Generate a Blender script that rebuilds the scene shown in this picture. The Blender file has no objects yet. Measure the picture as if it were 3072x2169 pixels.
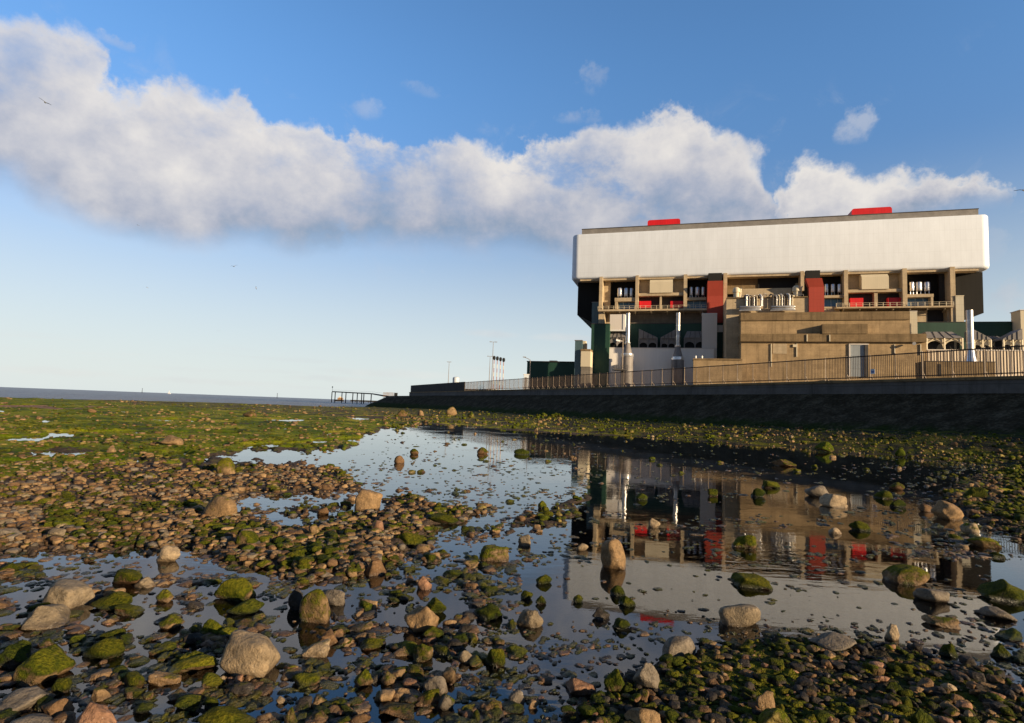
# Tidal foreshore with a large power station behind a sea wall, low evening sun.
import bpy, bmesh, math, random
import numpy as np
from mathutils import Vector, Matrix

random.seed(7)
SC = bpy.context.scene
COL = SC.collection
H = 1.5                                   # eye height above the pool, metres
FPX = 1700.0                              # focal length in photo pixels (3072 wide)
ROLL = math.radians(2.12)
PITCH = math.atan(132.9 / FPX)
SUN_AZ = math.radians(127.0)              # clockwise from +Y
SUN_EL = math.radians(11.8)

# ------------------------------------------------------------------ camera
cam = bpy.data.cameras.new('camera')
cam.sensor_width = 36.0
cam.lens = 36.0 * FPX / 3072.0
cam.clip_start = 0.05
cam.clip_end = 60000.0
camo = bpy.data.objects.new('camera', cam)
COL.objects.link(camo)
camo.matrix_world = (Matrix.Translation((0, 0, H)) @ Matrix.Rotation(math.pi / 2 + PITCH, 4, 'X')
                     @ Matrix.Rotation(ROLL, 4, 'Z'))
SC.camera = camo


# survey helpers: a photo pixel gives a sight line; a known plane gives the place
def ray(px, py):
    a = (px - 1536) / FPX
    b = -(py - 1084.5) / FPX
    x = a * math.cos(ROLL) - b * math.sin(ROLL)
    y = a * math.sin(ROLL) + b * math.cos(ROLL)
    return np.array([x, math.cos(PITCH) - math.sin(PITCH) * y, math.sin(PITCH) + math.cos(PITCH) * y])


def at_z(px, py, z=0.0):
    r = ray(px, py)
    return np.array([0, 0, H]) + r * ((z - H) / r[2])


def at_y(px, py, Y):
    r = ray(px, py)
    return np.array([0, 0, H]) + r * (Y / r[1])


def to_px(X, Y, Z):
    Z = Z - H
    w = math.cos(PITCH) * Y + math.sin(PITCH) * Z
    y = -math.sin(PITCH) * Y + math.cos(PITCH) * Z
    a, b = X / w, y / w
    A = a * math.cos(ROLL) + b * math.sin(ROLL)
    B = -a * math.sin(ROLL) + b * math.cos(ROLL)
    return 1536 + FPX * A, 1084.5 - FPX * B


# the station's facade plane
FO = np.array([21.617, 191.676, 0.0])
FT = np.array([0.95966, -0.28117, 0.0])
FN = np.array([-0.28117, -0.95966, 0.0])
FROT = math.atan2(FT[1], FT[0])


def FL(px, py, v=0.0):
    """photo pixel -> (u, z) on the plane v metres in front of the facade"""
    r = ray(px, py)
    P = FO + FN * v
    t = np.dot(P - np.array([0, 0, H]), FN) / np.dot(r, FN)
    Q = np.array([0, 0, H]) + r * t
    return float(np.dot(Q - FO, FT)), float(Q[2])


def FW(u, v, z):
    p = FO + FT * u + FN * v
    return (p[0], p[1], z)


# ------------------------------------------------------------------ numpy noise
def _hash(i, j, s):
    n = (i.astype(np.int64) * 374761393 + j.astype(np.int64) * 668265263 + s * 1442695041) & 0x7fffffff
    n = ((n ^ (n >> 13)) * 1274126177) & 0x7fffffff
    return ((n ^ (n >> 16)) & 0xffff) / 65535.0


def vnoise(x, y, s=0):
    i, j = np.floor(x), np.floor(y)
    fx, fy = x - i, y - j
    fx, fy = fx * fx * (3 - 2 * fx), fy * fy * (3 - 2 * fy)
    a, b = _hash(i, j, s), _hash(i + 1, j, s)
    c, d = _hash(i, j + 1, s), _hash(i + 1, j + 1, s)
    return (a + (b - a) * fx) * (1 - fy) + (c + (d - c) * fx) * fy


def fbm(x, y, s=0, o=4):
    t, a, n = 0, 0.5, 0
    for k in range(o):
        t = t + a * vnoise(x * 2 ** k + 13.7 * k, y * 2 ** k + 7.1 * k, s + k)
        n += a
        a *= 0.5
    return t / n


def sstep(a, b, x):
    t = np.clip((x - a) / (b - a), 0, 1)
    return t * t * (3 - 2 * t)


# ------------------------------------------------------------------ object helpers
def tag(o, label=None, cat=None, group=None, kind=None):
    if label:
        o['label'] = label
    if cat:
        o['category'] = cat
    if group:
        o['group'] = group
    if kind:
        o['kind'] = kind
    return o


def thing(name, label, cat, loc=(0, 0, 0), rot=0.0, group=None):
    o = bpy.data.objects.new(name, None)
    o.empty_display_size = 0.2
    o.location = loc
    o.rotation_euler = (0, 0, rot)
    COL.objects.link(o)
    return tag(o, label, cat, group)


def rootmat(o):
    while o.parent is not None:
        o = o.parent
    return Matrix.Translation(o.location) @ Matrix.Rotation(o.rotation_euler[2], 4, 'Z')


class MB:
    """collects world-space geometry, built as ONE mesh object"""

    def __init__(self):
        self.v, self.f, self.smooth = [], [], False

    def add(self, vs, fs):
        n = len(self.v)
        self.v += [tuple(float(c) for c in p) for p in vs]
        self.f += [tuple(n + i for i in f) for f in fs]
        return self

    def hexa(self, p):                     # 8 points: bottom 4 ccw, top 4 ccw
        return self.add(p, [(3, 2, 1, 0), (4, 5, 6, 7), (0, 1, 5, 4), (1, 2, 6, 5), (2, 3, 7, 6), (3, 0, 4, 7)])

    def box(self, x0, x1, y0, y1, z0, z1):
        return self.hexa([(x0, y0, z0), (x1, y0, z0), (x1, y1, z0), (x0, y1, z0),
                          (x0, y0, z1), (x1, y0, z1), (x1, y1, z1), (x0, y1, z1)])

    def fbox(self, u0, u1, vf, vb, z0, z1):   # facade frame, vf front (towards sea), vb back
        return self.hexa([FW(u0, vf, z0), FW(u1, vf, z0), FW(u1, vb, z0), FW(u0, vb, z0),
                          FW(u0, vf, z1), FW(u1, vf, z1), FW(u1, vb, z1), FW(u0, vb, z1)])

    def pbox(self, x0, x1, y0, y1, v=0.0, depth=1.0, zb=None, zt=None):
        ym, xm = (y0 + y1) / 2, (x0 + x1) / 2
        u0, u1 = FL(x0, ym, v)[0], FL(x1, ym, v)[0]
        z1, z0 = FL(xm, y0, v)[1], FL(xm, y1, v)[1]
        if zb is not None:
            z0 = zb
        if zt is not None:
            z1 = zt
        return self.fbox(u0, u1, v, v - depth, z0, z1)

    def prism(self, poly, vf, vb):         # poly of (u,z), ccw seen from the sea, extruded in depth
        n = len(poly)
        vs = [FW(u, vf, z) for u, z in poly] + [FW(u, vb, z) for u, z in poly]
        fs = [tuple(range(n)), tuple(range(2 * n - 1, n - 1, -1))]
        fs += [(j, i, n + i, n + j) for i, j in ((i, (i + 1) % n) for i in range(n))]
        return self.add(vs, fs)

    def slab(self, poly, z0, z1):          # plan polygon of world (x,y), ccw
        n = len(poly)
        vs = [(x, y, z0) for x, y in poly] + [(x, y, z1) for x, y in poly]
        fs = [tuple(range(n - 1, -1, -1)), tuple(range(n, 2 * n))]
        fs += [(i, j, n + j, n + i) for i, j in ((i, (i + 1) % n) for i in range(n))]
        return self.add(vs, fs)

    def tube(self, pts, rad, n=8, cap=True):
        pts = [Vector(p) for p in pts]
        if not isinstance(rad, (list, tuple)):
            rad = [rad] * len(pts)
        rings = []
        for i, p in enumerate(pts):
            d = (pts[min(i + 1, len(pts) - 1)] - pts[max(i - 1, 0)]).normalized()
            a = d.cross(Vector((0, 0, 1)) if abs(d.z) < 0.9 else Vector((1, 0, 0))).normalized()
            b = d.cross(a)
            rings.append([p + (a * math.cos(2 * math.pi * k / n) + b * math.sin(2 * math.pi * k / n)) * rad[i]
                          for k in range(n)])
        vs = [q for r in rings for q in r]
        fs = []
        for i in range(len(pts) - 1):
            for k in range(n):
                fs.append((i * n + k, (i + 1) * n + k, (i + 1) * n + (k + 1) % n, i * n + (k + 1) % n))
        if cap:
            fs += [tuple(range(n)), tuple(range(len(vs) - 1, len(vs) - n - 1, -1))]
        return self.add(vs, fs)

    def bar(self, p, q, w, d=None):        # rectangular bar between two points
        p, q = Vector(p), Vector(q)
        d = d or w
        t = (q - p).normalized()
        a = t.cross(Vector((0, 0, 1)))
        a = a.normalized() if a.length > 1e-3 else Vector((1, 0, 0))
        b = t.cross(a)
        c = [(-1, -1), (1, -1), (1, 1), (-1, 1)]
        return self.hexa([p + a * x * w / 2 + b * y * d / 2 for x, y in c] + [q + a * x * w / 2 + b * y * d / 2 for x, y in c])

    def build(self, name, m, parent=None, smooth=None, **tags):
        me = bpy.data.meshes.new(name)
        vs = self.v
        if parent is not None:
            inv = rootmat(parent).inverted()
            vs = [tuple(inv @ Vector(p)) for p in vs]
        me.from_pydata(vs, [], self.f)
        bm = bmesh.new()
        bm.from_mesh(me)
        bmesh.ops.recalc_face_normals(bm, faces=bm.faces)
        bm.to_mesh(me)
        bm.free()
        if smooth:
            me.polygons.foreach_set('use_smooth', [True] * len(me.polygons))
            me.set_sharp_from_angle(angle=math.radians(smooth))
        me.materials.append(m)
        o = bpy.data.objects.new(name, me)
        COL.objects.link(o)
        o.parent = parent
        return tag(o, **tags)


def fast_mesh(name, v, f, m, col=None, smooth=True):
    me = bpy.data.meshes.new(name)
    v, f = np.asarray(v, np.float32), np.asarray(f, np.int32)
    k = f.shape[1]
    me.vertices.add(len(v))
    me.vertices.foreach_set('co', v.ravel())
    me.loops.add(f.size)
    me.loops.foreach_set('vertex_index', f.ravel())
    me.polygons.add(len(f))
    me.polygons.foreach_set('loop_start', np.arange(0, f.size, k, dtype=np.int32))
    me.polygons.foreach_set('use_smooth', np.full(len(f), smooth))
    me.update(calc_edges=True)
    if col is not None:
        for nm, c in col.items():
            a = me.attributes.new(nm, 'FLOAT_COLOR', 'POINT')
            a.data.foreach_set('color', np.asarray(c, np.float32).ravel())
    me.materials.append(m)
    o = bpy.data.objects.new(name, me)
    COL.objects.link(o)
    return o


# ------------------------------------------------------------------ materials
class NT:
    def __init__(self, name):
        self.m = bpy.data.materials.new(name)
        self.m.use_nodes = True
        self.t = self.m.node_tree
        self.t.nodes.clear()
        self.out = self.n('ShaderNodeOutputMaterial')

    def n(self, typ, **kw):
        x = self.t.nodes.new(typ)
        for k, v in kw.items():
            setattr(x, k, v)
        return x

    def put(self, sock, v):
        if hasattr(v, 'is_output'):
            self.t.links.new(v, sock)
        elif v is not None:
            if sock.type == 'RGBA' and len(v) == 3:
                v = (*v, 1)
            sock.default_value = v

    def math(self, op, a, b=None, c=None, clamp=False):
        x = self.n('ShaderNodeMath', operation=op, use_clamp=clamp)
        for i, v in enumerate((a, b, c)):
            if v is not None:
                self.put(x.inputs[i], v)
        return x.outputs[0]

    def mix(self, f, a, b, blend='MIX'):
        x = self.n('ShaderNodeMix', data_type='RGBA', blend_type=blend)
        self.put(x.inputs['Factor'], f)
        self.put(x.inputs[6], a)
        self.put(x.inputs[7], b)
        return x.outputs[2]

    def noise(self, vec, scale, detail=4, rough=0.6, dist=0.0):
        x = self.n('ShaderNodeTexNoise')
        self.put(x.inputs['Vector'], vec)
        x.inputs['Scale'].default_value = scale
        x.inputs['Detail'].default_value = detail
        x.inputs['Roughness'].default_value = rough
        x.inputs['Distortion'].default_value = dist
        return x.outputs[0]

    def ramp(self, f, stops):
        x = self.n('ShaderNodeValToRGB')
        e = x.color_ramp.elements
        while len(e) < len(stops):
            e.new(0.5)
        for el, (p, c) in zip(e, stops):
            el.position = p
            el.color = (*c, 1) if len(c) == 3 else c
        self.put(x.inputs[0], f)
        return x.outputs[0]

    def rng(self, f, a, b, c=0.0, d=1.0):
        x = self.n('ShaderNodeMapRange', interpolation_type='SMOOTHSTEP')
        for i, v in enumerate((f, a, b, c, d)):
            self.put(x.inputs[i], v)
        return x.outputs[0]

    def mapping(self, vec, scale=(1, 1, 1), loc=(0, 0, 0)):
        x = self.n('ShaderNodeMapping')
        self.put(x.inputs[0], vec)
        x.inputs['Scale'].default_value = scale
        x.inputs['Location'].default_value = loc
        return x.outputs[0]

    def obj(self):
        return self.n('ShaderNodeTexCoord').outputs['Object']

    def pos(self):
        return self.n('ShaderNodeNewGeometry').outputs['Position']

    def sep(self, vec):
        x = self.n('ShaderNodeSeparateXYZ')
        self.put(x.inputs[0], vec)
        return x.outputs

    def bump(self, h, strength=0.5, dist=0.1):
        x = self.n('ShaderNodeBump')
        x.inputs['Strength'].default_value = strength
        x.inputs['Distance'].default_value = dist
        self.put(x.inputs['Height'], h)
        return x.outputs[0]

    def bsdf(self, col, rough=0.8, metal=0.0, spec=0.3, normal=None):
        x = self.n('ShaderNodeBsdfPrincipled')
        self.put(x.inputs['Base Color'], col)
        self.put(x.inputs['Roughness'], rough)
        self.put(x.inputs['Metallic'], metal)
        self.put(x.inputs['Specular IOR Level'], spec)
        if normal is not None:
            self.put(x.inputs['Normal'], normal)
        self.t.links.new(x.outputs[0], self.out.inputs[0])
        return x


def paint(name, c, rough=0.6, var=0.12, scale=0.4, metal=0.0, spec=0.35, streak=0.0):
    k = NT(name)
    P = k.obj()
    f = k.noise(P, scale, 5, 0.65)
    col = k.mix(k.rng(f, 0.35, 0.7), tuple(x * (1 - var) for x in c), tuple(min(1, x * (1 + var)) for x in c))
    if streak:
        s = k.noise(k.mapping(P, (1.3, 1.3, 0.12)), 1.0, 5, 0.7)
        col = k.mix(k.math('MULTIPLY', k.rng(s, 0.5, 0.75), streak), col, tuple(x * 0.45 for x in c))
    k.bsdf(col, rough, metal, spec)
    return k.m


def lines(k, coord, pitch, width):
    """1 on thin lines every pitch metres"""
    f = k.math('FRACT', k.math('DIVIDE', coord, pitch))
    return k.math('LESS_THAN', f, width / pitch)


def concrete(name, c, lift=1.2, bay=None, streak=0.4, var=0.25, line=0.5):
    k = NT(name)
    P = k.obj()
    x, y, z = k.sep(P)
    f = k.noise(P, 0.35, 6, 0.7)
    g = k.noise(P, 2.5, 4, 0.6)
    col = k.mix(k.rng(f, 0.3, 0.72), tuple(v * (1 - var) for v in c), tuple(v * (1 + var) for v in c))
    col = k.mix(k.math('MULTIPLY', k.rng(g, 0.45, 0.7), 0.35), col, tuple(v * 0.6 for v in c))
    # every pour has a slightly different tone
    cell = k.n('ShaderNodeTexWhiteNoise', noise_dimensions='2D')
    cv = k.n('ShaderNodeCombineXYZ')
    k.put(cv.inputs[0], k.math('FLOOR', k.math('DIVIDE', x, bay or 6.0)))
    k.put(cv.inputs[1], k.math('FLOOR', k.math('DIVIDE', z, lift)))
    k.put(cell.inputs['Vector'], cv.outputs[0])
    col = k.mix(k.math('MULTIPLY', cell.outputs[0], 0.28), col, tuple(v * 0.55 for v in c))
    s = k.noise(k.mapping(P, (1.1, 1.1, 0.07)), 1.0, 5, 0.75)
    col = k.mix(k.math('MULTIPLY', k.rng(s, 0.48, 0.72), streak), col, tuple(v * 0.35 for v in c))
    ln = lines(k, z, lift, 0.06)
    if bay:
        ln = k.math('MAXIMUM', ln, lines(k, x, bay, 0.06))
    col = k.mix(k.math('MULTIPLY', ln, line), col, tuple(v * 0.4 for v in c))
    k.bsdf(col, 0.9, 0, 0.2, k.bump(k.noise(P, 6, 4), 0.3, 0.05))
    return k.m


def cladding(name, c, px=1.2, pz=None, line=0.12, rough=0.5, var=0.06, spec=0.4, ribs=0.0):
    k = NT(name)
    P = k.obj()
    x, y, z = k.sep(P)
    f = k.noise(k.mapping(P, (1, 1, 0.25)), 0.25, 5, 0.7)
    col = k.mix(k.rng(f, 0.3, 0.7), tuple(v * (1 - var) for v in c), tuple(min(1, v * (1 + var)) for v in c))
    cell = k.n('ShaderNodeTexWhiteNoise', noise_dimensions='2D')
    cv = k.n('ShaderNodeCombineXYZ')
    k.put(cv.inputs[0], k.math('FLOOR', k.math('DIVIDE', x, px)))
    k.put(cv.inputs[1], k.math('FLOOR', k.math('DIVIDE', z, pz or 4.0)))
    k.put(cell.inputs['Vector'], cv.outputs[0])
    col = k.mix(k.math('MULTIPLY', cell.outputs[0], var), col, tuple(v * 0.7 for v in c))
    ln = lines(k, x, px, 0.05)
    if pz:
        ln = k.math('MAXIMUM', ln, lines(k, z, pz, 0.06))
    col = k.mix(k.math('MULTIPLY', ln, line), col, tuple(v * 0.3 for v in c))
    nrm = None
    if ribs:
        w = k.math('SINE', k.math('MULTIPLY', x, 2 * math.pi / ribs))
        nrm = k.bump(w, 0.6, 0.08)
    k.bsdf(col, rough, 0, spec, nrm)
    return k.m


M = {}
M['white_clad'] = cladding('white_cladding', (0.74, 0.795, 0.875), 1.3, 3.1, 0.16, 0.55, 0.05)
M['grey_roof'] = paint('grey_roof_metal', (0.22, 0.205, 0.19), 0.7, 0.15)
M['red_gloss'] = cladding('signal_red_sheet', (0.66, 0.014, 0.018), 0.8, 2.4, 0.4, 0.45, 0.14)
M['red_brick'] = cladding('rust_red_cladding', (0.37, 0.05, 0.028), 0.9, 2.0, 0.25, 0.6, 0.08)
M['black_clad'] = cladding('black_brown_cladding', (0.016, 0.015, 0.014), 1.2, None, 0.5, 0.7, 0.15, 0.15)
M['dark_panel'] = cladding('dark_ribbed_panel', (0.05, 0.045, 0.045), 0.6, None, 0.5, 0.7, 0.2, 0.2)
M['beige_conc'] = concrete('beige_concrete', (0.52, 0.41, 0.27), 1.6, 3.2, 0.35, 0.15, 0.35)
M['brown_conc'] = concrete('brown_stained_concrete', (0.40, 0.285, 0.16), 1.25, 5.5, 0.5, 0.22, 0.4)
M['dark_conc'] = concrete('weathered_dark_concrete', (0.235, 0.165, 0.09), 1.25, 5.5, 0.75, 0.25, 0.4)
M['grey_conc'] = concrete('grey_concrete', (0.22, 0.19, 0.155), 1.3, 4.0, 0.4, 0.2)
M['wall_conc'] = concrete('sea_wall_concrete', (0.135, 0.125, 0.118), 0.8, 6.0, 0.6, 0.25)
M['cream'] = cladding('cream_cladding', (0.62, 0.54, 0.39), 0.5, None, 0.12, 0.6, 0.05)
M['beige_rib'] = cladding('beige_ribbed_sheet', (0.55, 0.45, 0.34), 0.36, None, 0.55, 0.6, 0.12, 0.3, 0.72)
M['cream_rib'] = cladding('cream_corrugated_sheet', (0.55, 0.50, 0.38), 0.4, 1.7, 0.35, 0.6, 0.06)
M['green'] = cladding('dark_green_cladding', (0.014, 0.055, 0.036), 0.8, None, 0.35, 0.6, 0.15)
M['grey_clad'] = cladding('grey_cladding', (0.84, 0.79, 0.74), 0.9, None, 0.12, 0.6, 0.05)
M['pale_clad'] = cladding('pale_cladding', (0.68, 0.62, 0.56), 0.7, None, 0.12, 0.6, 0.04)
M['steel'] = paint('stainless_steel', (0.52, 0.51, 0.50), 0.42, 0.15, 0.8, 0.75, 0.5)
M['silver'] = paint('bright_silver_sheet', (0.80, 0.80, 0.82), 0.28, 0.08, 0.8, 0.75, 0.5)
M['white'] = paint('white_paint', (0.78, 0.77, 0.75), 0.5, 0.06)
M['dark_metal'] = paint('dark_galvanised_metal', (0.055, 0.05, 0.048), 0.6, 0.2)
M['grey_metal'] = paint('grey_galvanised_metal', (0.22, 0.20, 0.19), 0.55, 0.15)
M['fence_bar'] = paint('rusty_brown_fence_steel', (0.055, 0.033, 0.025), 0.75, 0.3, 2.0)
M['fence_post'] = paint('weathered_post_steel', (0.30, 0.24, 0.185), 0.7, 0.2, 1.5)
M['glass_teal'] = cladding('teal_glass_panels', (0.075, 0.125, 0.14), 1.0, 2.6, 0.5, 0.25, 0.3, 0.5)
M['blue_glass'] = cladding('blue_window_panels', (0.05, 0.13, 0.24), 1.7, None, 0.0, 0.2, 0.2, 0.6)
M['window_frame'] = paint('pale_blue_frame', (0.35, 0.45, 0.55), 0.5)
M['pier'] = paint('dark_pier_timber', (0.028, 0.025, 0.024), 0.85, 0.25, 0.8)
M['rust'] = paint('rust_tan_paint', (0.26, 0.15, 0.08), 0.8, 0.25, 1.0)
M['blue_white'] = paint('pale_blue_white_paint', (0.55, 0.60, 0.66), 0.5, 0.08)
M['red_stripe'] = paint('red_stripe_paint', (0.34, 0.13, 0.09), 0.5)
M['black'] = paint('matt_black_paint', (0.012, 0.012, 0.012), 0.8)
# ------------------------------------------------------------------ sky, clouds and sun
def build_sky():
    w = bpy.data.worlds.new('World')
    SC.world = w
    w.use_nodes = True
    k = NT.__new__(NT)
    k.t = w.node_tree
    k.t.nodes.clear()
    out = k.n('ShaderNodeOutputWorld')
    D = k.n('ShaderNodeTexCoord').outputs['Generated']
    x, y, z = k.sep(D)
    az = k.math('MULTIPLY', k.math('ARCTAN2', x, y), 180 / math.pi)
    el = k.math('MULTIPLY', k.math('ARCSINE', z), 180 / math.pi)
    sky = k.n('ShaderNodeTexSky', sky_type='NISHITA')
    sky.sun_disc = False
    sky.sun_elevation = SUN_EL
    sky.sun_rotation = SUN_AZ
    sky.altitude = 0
    sky.air_density = SKY_AIR
    sky.dust_density = SKY_DUST
    sky.ozone_density = SKY_OZONE
    base = k.n('ShaderNodeBackground')
    tint = k.mix(1.0, sky.outputs[0], k.mix(k.rng(el, 1.0, 34.0), SKY_LOW, SKY_HIGH), 'MULTIPLY')
    veiled = k.mix(k.math('MULTIPLY', k.rng(el, 24.0, -2.0), VEIL), tint, VEIL_COL)
    # unseen sky overhead and behind the camera is dimmed to deepen the shadows
    dim = k.math('MULTIPLY', k.rng(y, -0.35, 0.25, 0.45, 1.0), k.rng(el, 38, 62, 1.0, 0.40))
    grey = k.n('ShaderNodeCombineColor')
    for s in grey.inputs[:3]:
        k.put(s, dim)
    k.put(base.inputs[0], k.mix(1.0, veiled, grey.outputs[0], 'MULTIPLY'))
    base.inputs[1].default_value = SKY_STR

    def azel(px, py):
        r = ray(px * 1.338, py * 1.338)
        r = r / np.linalg.norm(r)
        return math.degrees(math.atan2(r[0], r[1])), math.degrees(math.asin(r[2]))

    def curve(pts, a):
        pts = sorted(azel(*p) if len(p) == 2 else (p[0], p[1]) for p in pts)
        c = k.n('ShaderNodeFloatCurve')
        cv = c.mapping.curves[0]
        q = [((p[0] + 90) / 180, max(0.0, min(1.0, (p[1] + 10) / 60))) for p in pts]
        cv.points[0].location = q[0]
        cv.points[1].location = q[-1]
        for p in q[1:-1]:
            cv.points.new(*p)
        for p in cv.points:
            p.handle_type = 'VECTOR'
        c.mapping.update()
        k.put(c.inputs['Value'], k.math('DIVIDE', k.math('ADD', a, 90), 180))
        return k.math('SUBTRACT', k.math('MULTIPLY', c.outputs[0], 60), 10)

    n1 = k.noise(D, 7.0, 9, 0.56)
    n2 = k.noise(k.mapping(D, (1, 1, 1), (3.1, 1.7, 9.2)), 11.0, 9, 0.58, 0.3)
    n3 = k.noise(k.mapping(D, (1, 1, 1.6), (7.3, 4.7, 2.2)), 4.5, 8, 0.62)
    n4 = k.noise(k.mapping(D, (1, 1, 1), (1.3, 8.7, 5.2)), 26.0, 8, 0.6)
    c1 = k.math('SUBTRACT', n1, 0.5)
    c2 = k.math('SUBTRACT', n2, 0.5)
    c4 = k.math('SUBTRACT', n4, 0.5)
    c3 = k.math('SUBTRACT', n3, 0.5)
    elw = k.math('ADD', el, k.math('ADD', k.math('MULTIPLY', c1, 7.5), k.math('MULTIPLY', c4, 4.5)))
    azw = k.math('ADD', az, k.math('MULTIPLY', c2, 7.0))

    def band(top, bot, ws, wt=1.7, wb=2.3, azlo=None):
        T, B = curve(top, azw), curve(bot, azw)
        up = k.rng(k.math('DIVIDE', k.math('SUBTRACT', T, elw), k.rng(n3, 0.40, 0.60, 0.45, 1.5)), -0.25 * wt, wt)
        dn = k.rng(k.math('SUBTRACT', k.math('ADD', el, k.math('MULTIPLY', c1, 4.0)), B), -wb * 0.5, wb)
        d = k.math('MULTIPLY', up, dn)
        h = k.math('DIVIDE', k.math('SUBTRACT', elw, B), k.math('MAXIMUM', k.math('SUBTRACT', T, B), 0.5), None, True)
        return d, h

    main_top = [(-88, 20, 0), (-70, 26, 0), (-50, 31, 0), (0, 62), (60, 48), (130, 52), (185, 75), (235, 125), (262, 185), (330, 205), (372, 172),
                (440, 190), (500, 216), (590, 235), (640, 262), (760, 292), (850, 312), (905, 335), (950, 324), (1050, 312),
                (1150, 312), (1250, 302), (1350, 290), (1420, 268), (1500, 240), (1545, 238), (1600, 256), (1660, 300),
                (1700, 350), (1735, 400), (1752, 470), (1765, 560), (50, -6, 0), (88, -6, 0)]
    main_bot = [(-88, 12, 0), (-70, 12, 0), (-50, 13, 0), (0, 400), (100, 460), (200, 510), (330, 545), (450, 550), (600, 545), (690, 572), (800, 550),
                (1000, 556), (1150, 560), (1280, 590), (1330, 590), (1500, 560), (1700, 540), (1765, 520), (50, 2, 0), (88, 2, 0)]
    d1, h1 = band(main_top, main_bot, 1)
    r_top = [(-88, -8, 0), (-5, -8, 0), (1735, 560), (1745, 470), (1775, 415), (1830, 340), (1870, 358), (1930, 372), (2000, 375),
             (2060, 398), (2130, 388), (2200, 394), (2262, 392), (2285, 440), (2300, 560), (52, -8, 0), (88, -8, 0)]
    r_bot = [(-88, 2, 0), (-5, 2, 0), (1735, 540), (1900, 545), (2000, 520), (2080, 480), (2180, 450), (2262, 436), (2300, 440), (52, 8, 0), (88, 8, 0)]
    d2, h2 = band(r_top, r_bot, 1, 0.9, 1.6)
    # gaps of blue showing through the bank
    hole = k.rng(n3, 0.30, 0.42)
    mid = k.math('SUBTRACT', 1.0, k.math('MULTIPLY', k.math('SUBTRACT', 1.0, hole), 0.6))
    d1 = k.math('MULTIPLY', d1, k.math('MULTIPLY', mid, k.rng(k.math('ADD', k.math('MULTIPLY', n3, .6), k.math('MULTIPLY', n1, .4)), 0.30, 0.52, 0.62, 1.0)))
    dens = k.math('MAXIMUM', d1, d2)
    hh = k.math('DIVIDE', k.math('ADD', k.math('ADD', k.math('MULTIPLY', h1, d1), k.math('MULTIPLY', h2, d2)), 0.056), k.math('ADD', k.math('ADD', d1, d2), 0.08))
    # thin wisps high up, grey streaks near the horizon
    wz = k.noise(k.mapping(D, (1.0, 1.0, 1.2), (5, 2, 2)), 12.0, 9, 0.66, 0.6)
    wisp = k.math('MULTIPLY', k.rng(wz, 0.56, 0.78), k.math('MULTIPLY', k.rng(el, 9, 17), k.rng(el, 31, 22)))
    sz = k.noise(k.mapping(D, (3.0, 3.0, 46.0), (2, 6, 1)), 2.0, 6, 0.55)
    stre = k.math('MULTIPLY', k.rng(sz, 0.53, 0.70), k.math('MULTIPLY', k.rng(el, 0.2, 1.2), k.rng(el, 7.0, 3.0)))
    dens = k.math('MAXIMUM', dens, k.math('MULTIPLY', wisp, 0.30))
    # small separate clouds and shreds
    ela = k.math('ADD', el, k.math('ADD', k.math('MULTIPLY', c2, 1.6), k.math('MULTIPLY', c4, 1.8)))
    for px, py, rx, ry, s in ((822, 240, 34, 26, .42), (960, 205, 40, 14, .25), (1110, 285, 40, 22, .30), (1310, 190, 34, 26, .34), (1305, 262, 46, 18, .40),
                              (1928, 288, 46, 30, .62), (262, 95, 48, 13, .5), (2262, 672, 70, 32, .62), (2230, 560, 80, 26, .25), (1098, 748, 62, 9, .6),
                              (1262, 757, 64, 9, .6), (880, 838, 150, 10, .5), (780, 852, 120, 7, .45), (120, 832, 150, 9, .45), (470, 856, 180, 7, .4), (640, 552, 60, 26, .35)):
        A, E = azel(px, py)
        A1, E1 = azel(px + rx, py)[0], azel(px, py - ry)[1]
        q = k.math('ADD', k.math('POWER', k.math('ABSOLUTE', k.math('DIVIDE', k.math('SUBTRACT', k.math('ADD', az, k.math('MULTIPLY', c1, 3.5)), A), A1 - A)), 2.0),
                   k.math('POWER', k.math('ABSOLUTE', k.math('DIVIDE', k.math('SUBTRACT', ela if ry > 12 else k.math('ADD', el, k.math('MULTIPLY', c4, .7)), E), E1 - E)), 2.0))
        if ry > 12:
            q = k.math('ADD', q, k.math('ADD', k.math('MULTIPLY', c4, 8.0), k.math('MULTIPLY', c2, 5.0)))
        dens = k.math('MAXIMUM', dens, k.math('MULTIPLY', k.rng(q, 1.7, -0.6), s * 0.62))
    dens = k.math('MAXIMUM', dens, k.math('MULTIPLY', stre, 0.12), None, True)
    sh = k.math('ADD', k.math('MULTIPLY', k.math('ADD', hh, 0.08), 0.95), k.math('ADD', k.math('MULTIPLY', c3, 1.5), k.math('MULTIPLY', c1, 1.1)))
    col = k.ramp(sh, [(0.06, CLOUD[0]), (0.36, CLOUD[1]), (0.68, CLOUD[2]), (1.0, CLOUD[3])])
    cb = k.n('ShaderNodeBackground')
    k.put(cb.inputs[0], col)
    cb.inputs[1].default_value = CLOUD_STR
    mx = k.n('ShaderNodeMixShader')
    k.put(mx.inputs[0], k.math('MULTIPLY', dens, 0.92))
    k.t.links.new(base.outputs[0], mx.inputs[1])
    k.t.links.new(cb.outputs[0], mx.inputs[2])
    k.t.links.new(mx.outputs[0], out.inputs[0])


SKY_AIR, SKY_DUST, SKY_OZONE = 1.0, 0.3, 3.0
SKY_LOW, SKY_HIGH = (0.95, 0.70, 0.72), (1.08, 1.34, 1.52)
SKY_STR = 0.104
VEIL, VEIL_COL = 0.90, (4.15, 4.75, 4.80)
CLOUD = [(0.26, 0.33, 0.44), (0.45, 0.47, 0.55), (0.66, 0.64, 0.65), (0.86, 0.81, 0.75)]
CLOUD_STR = 0.61
build_sky()

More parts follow.
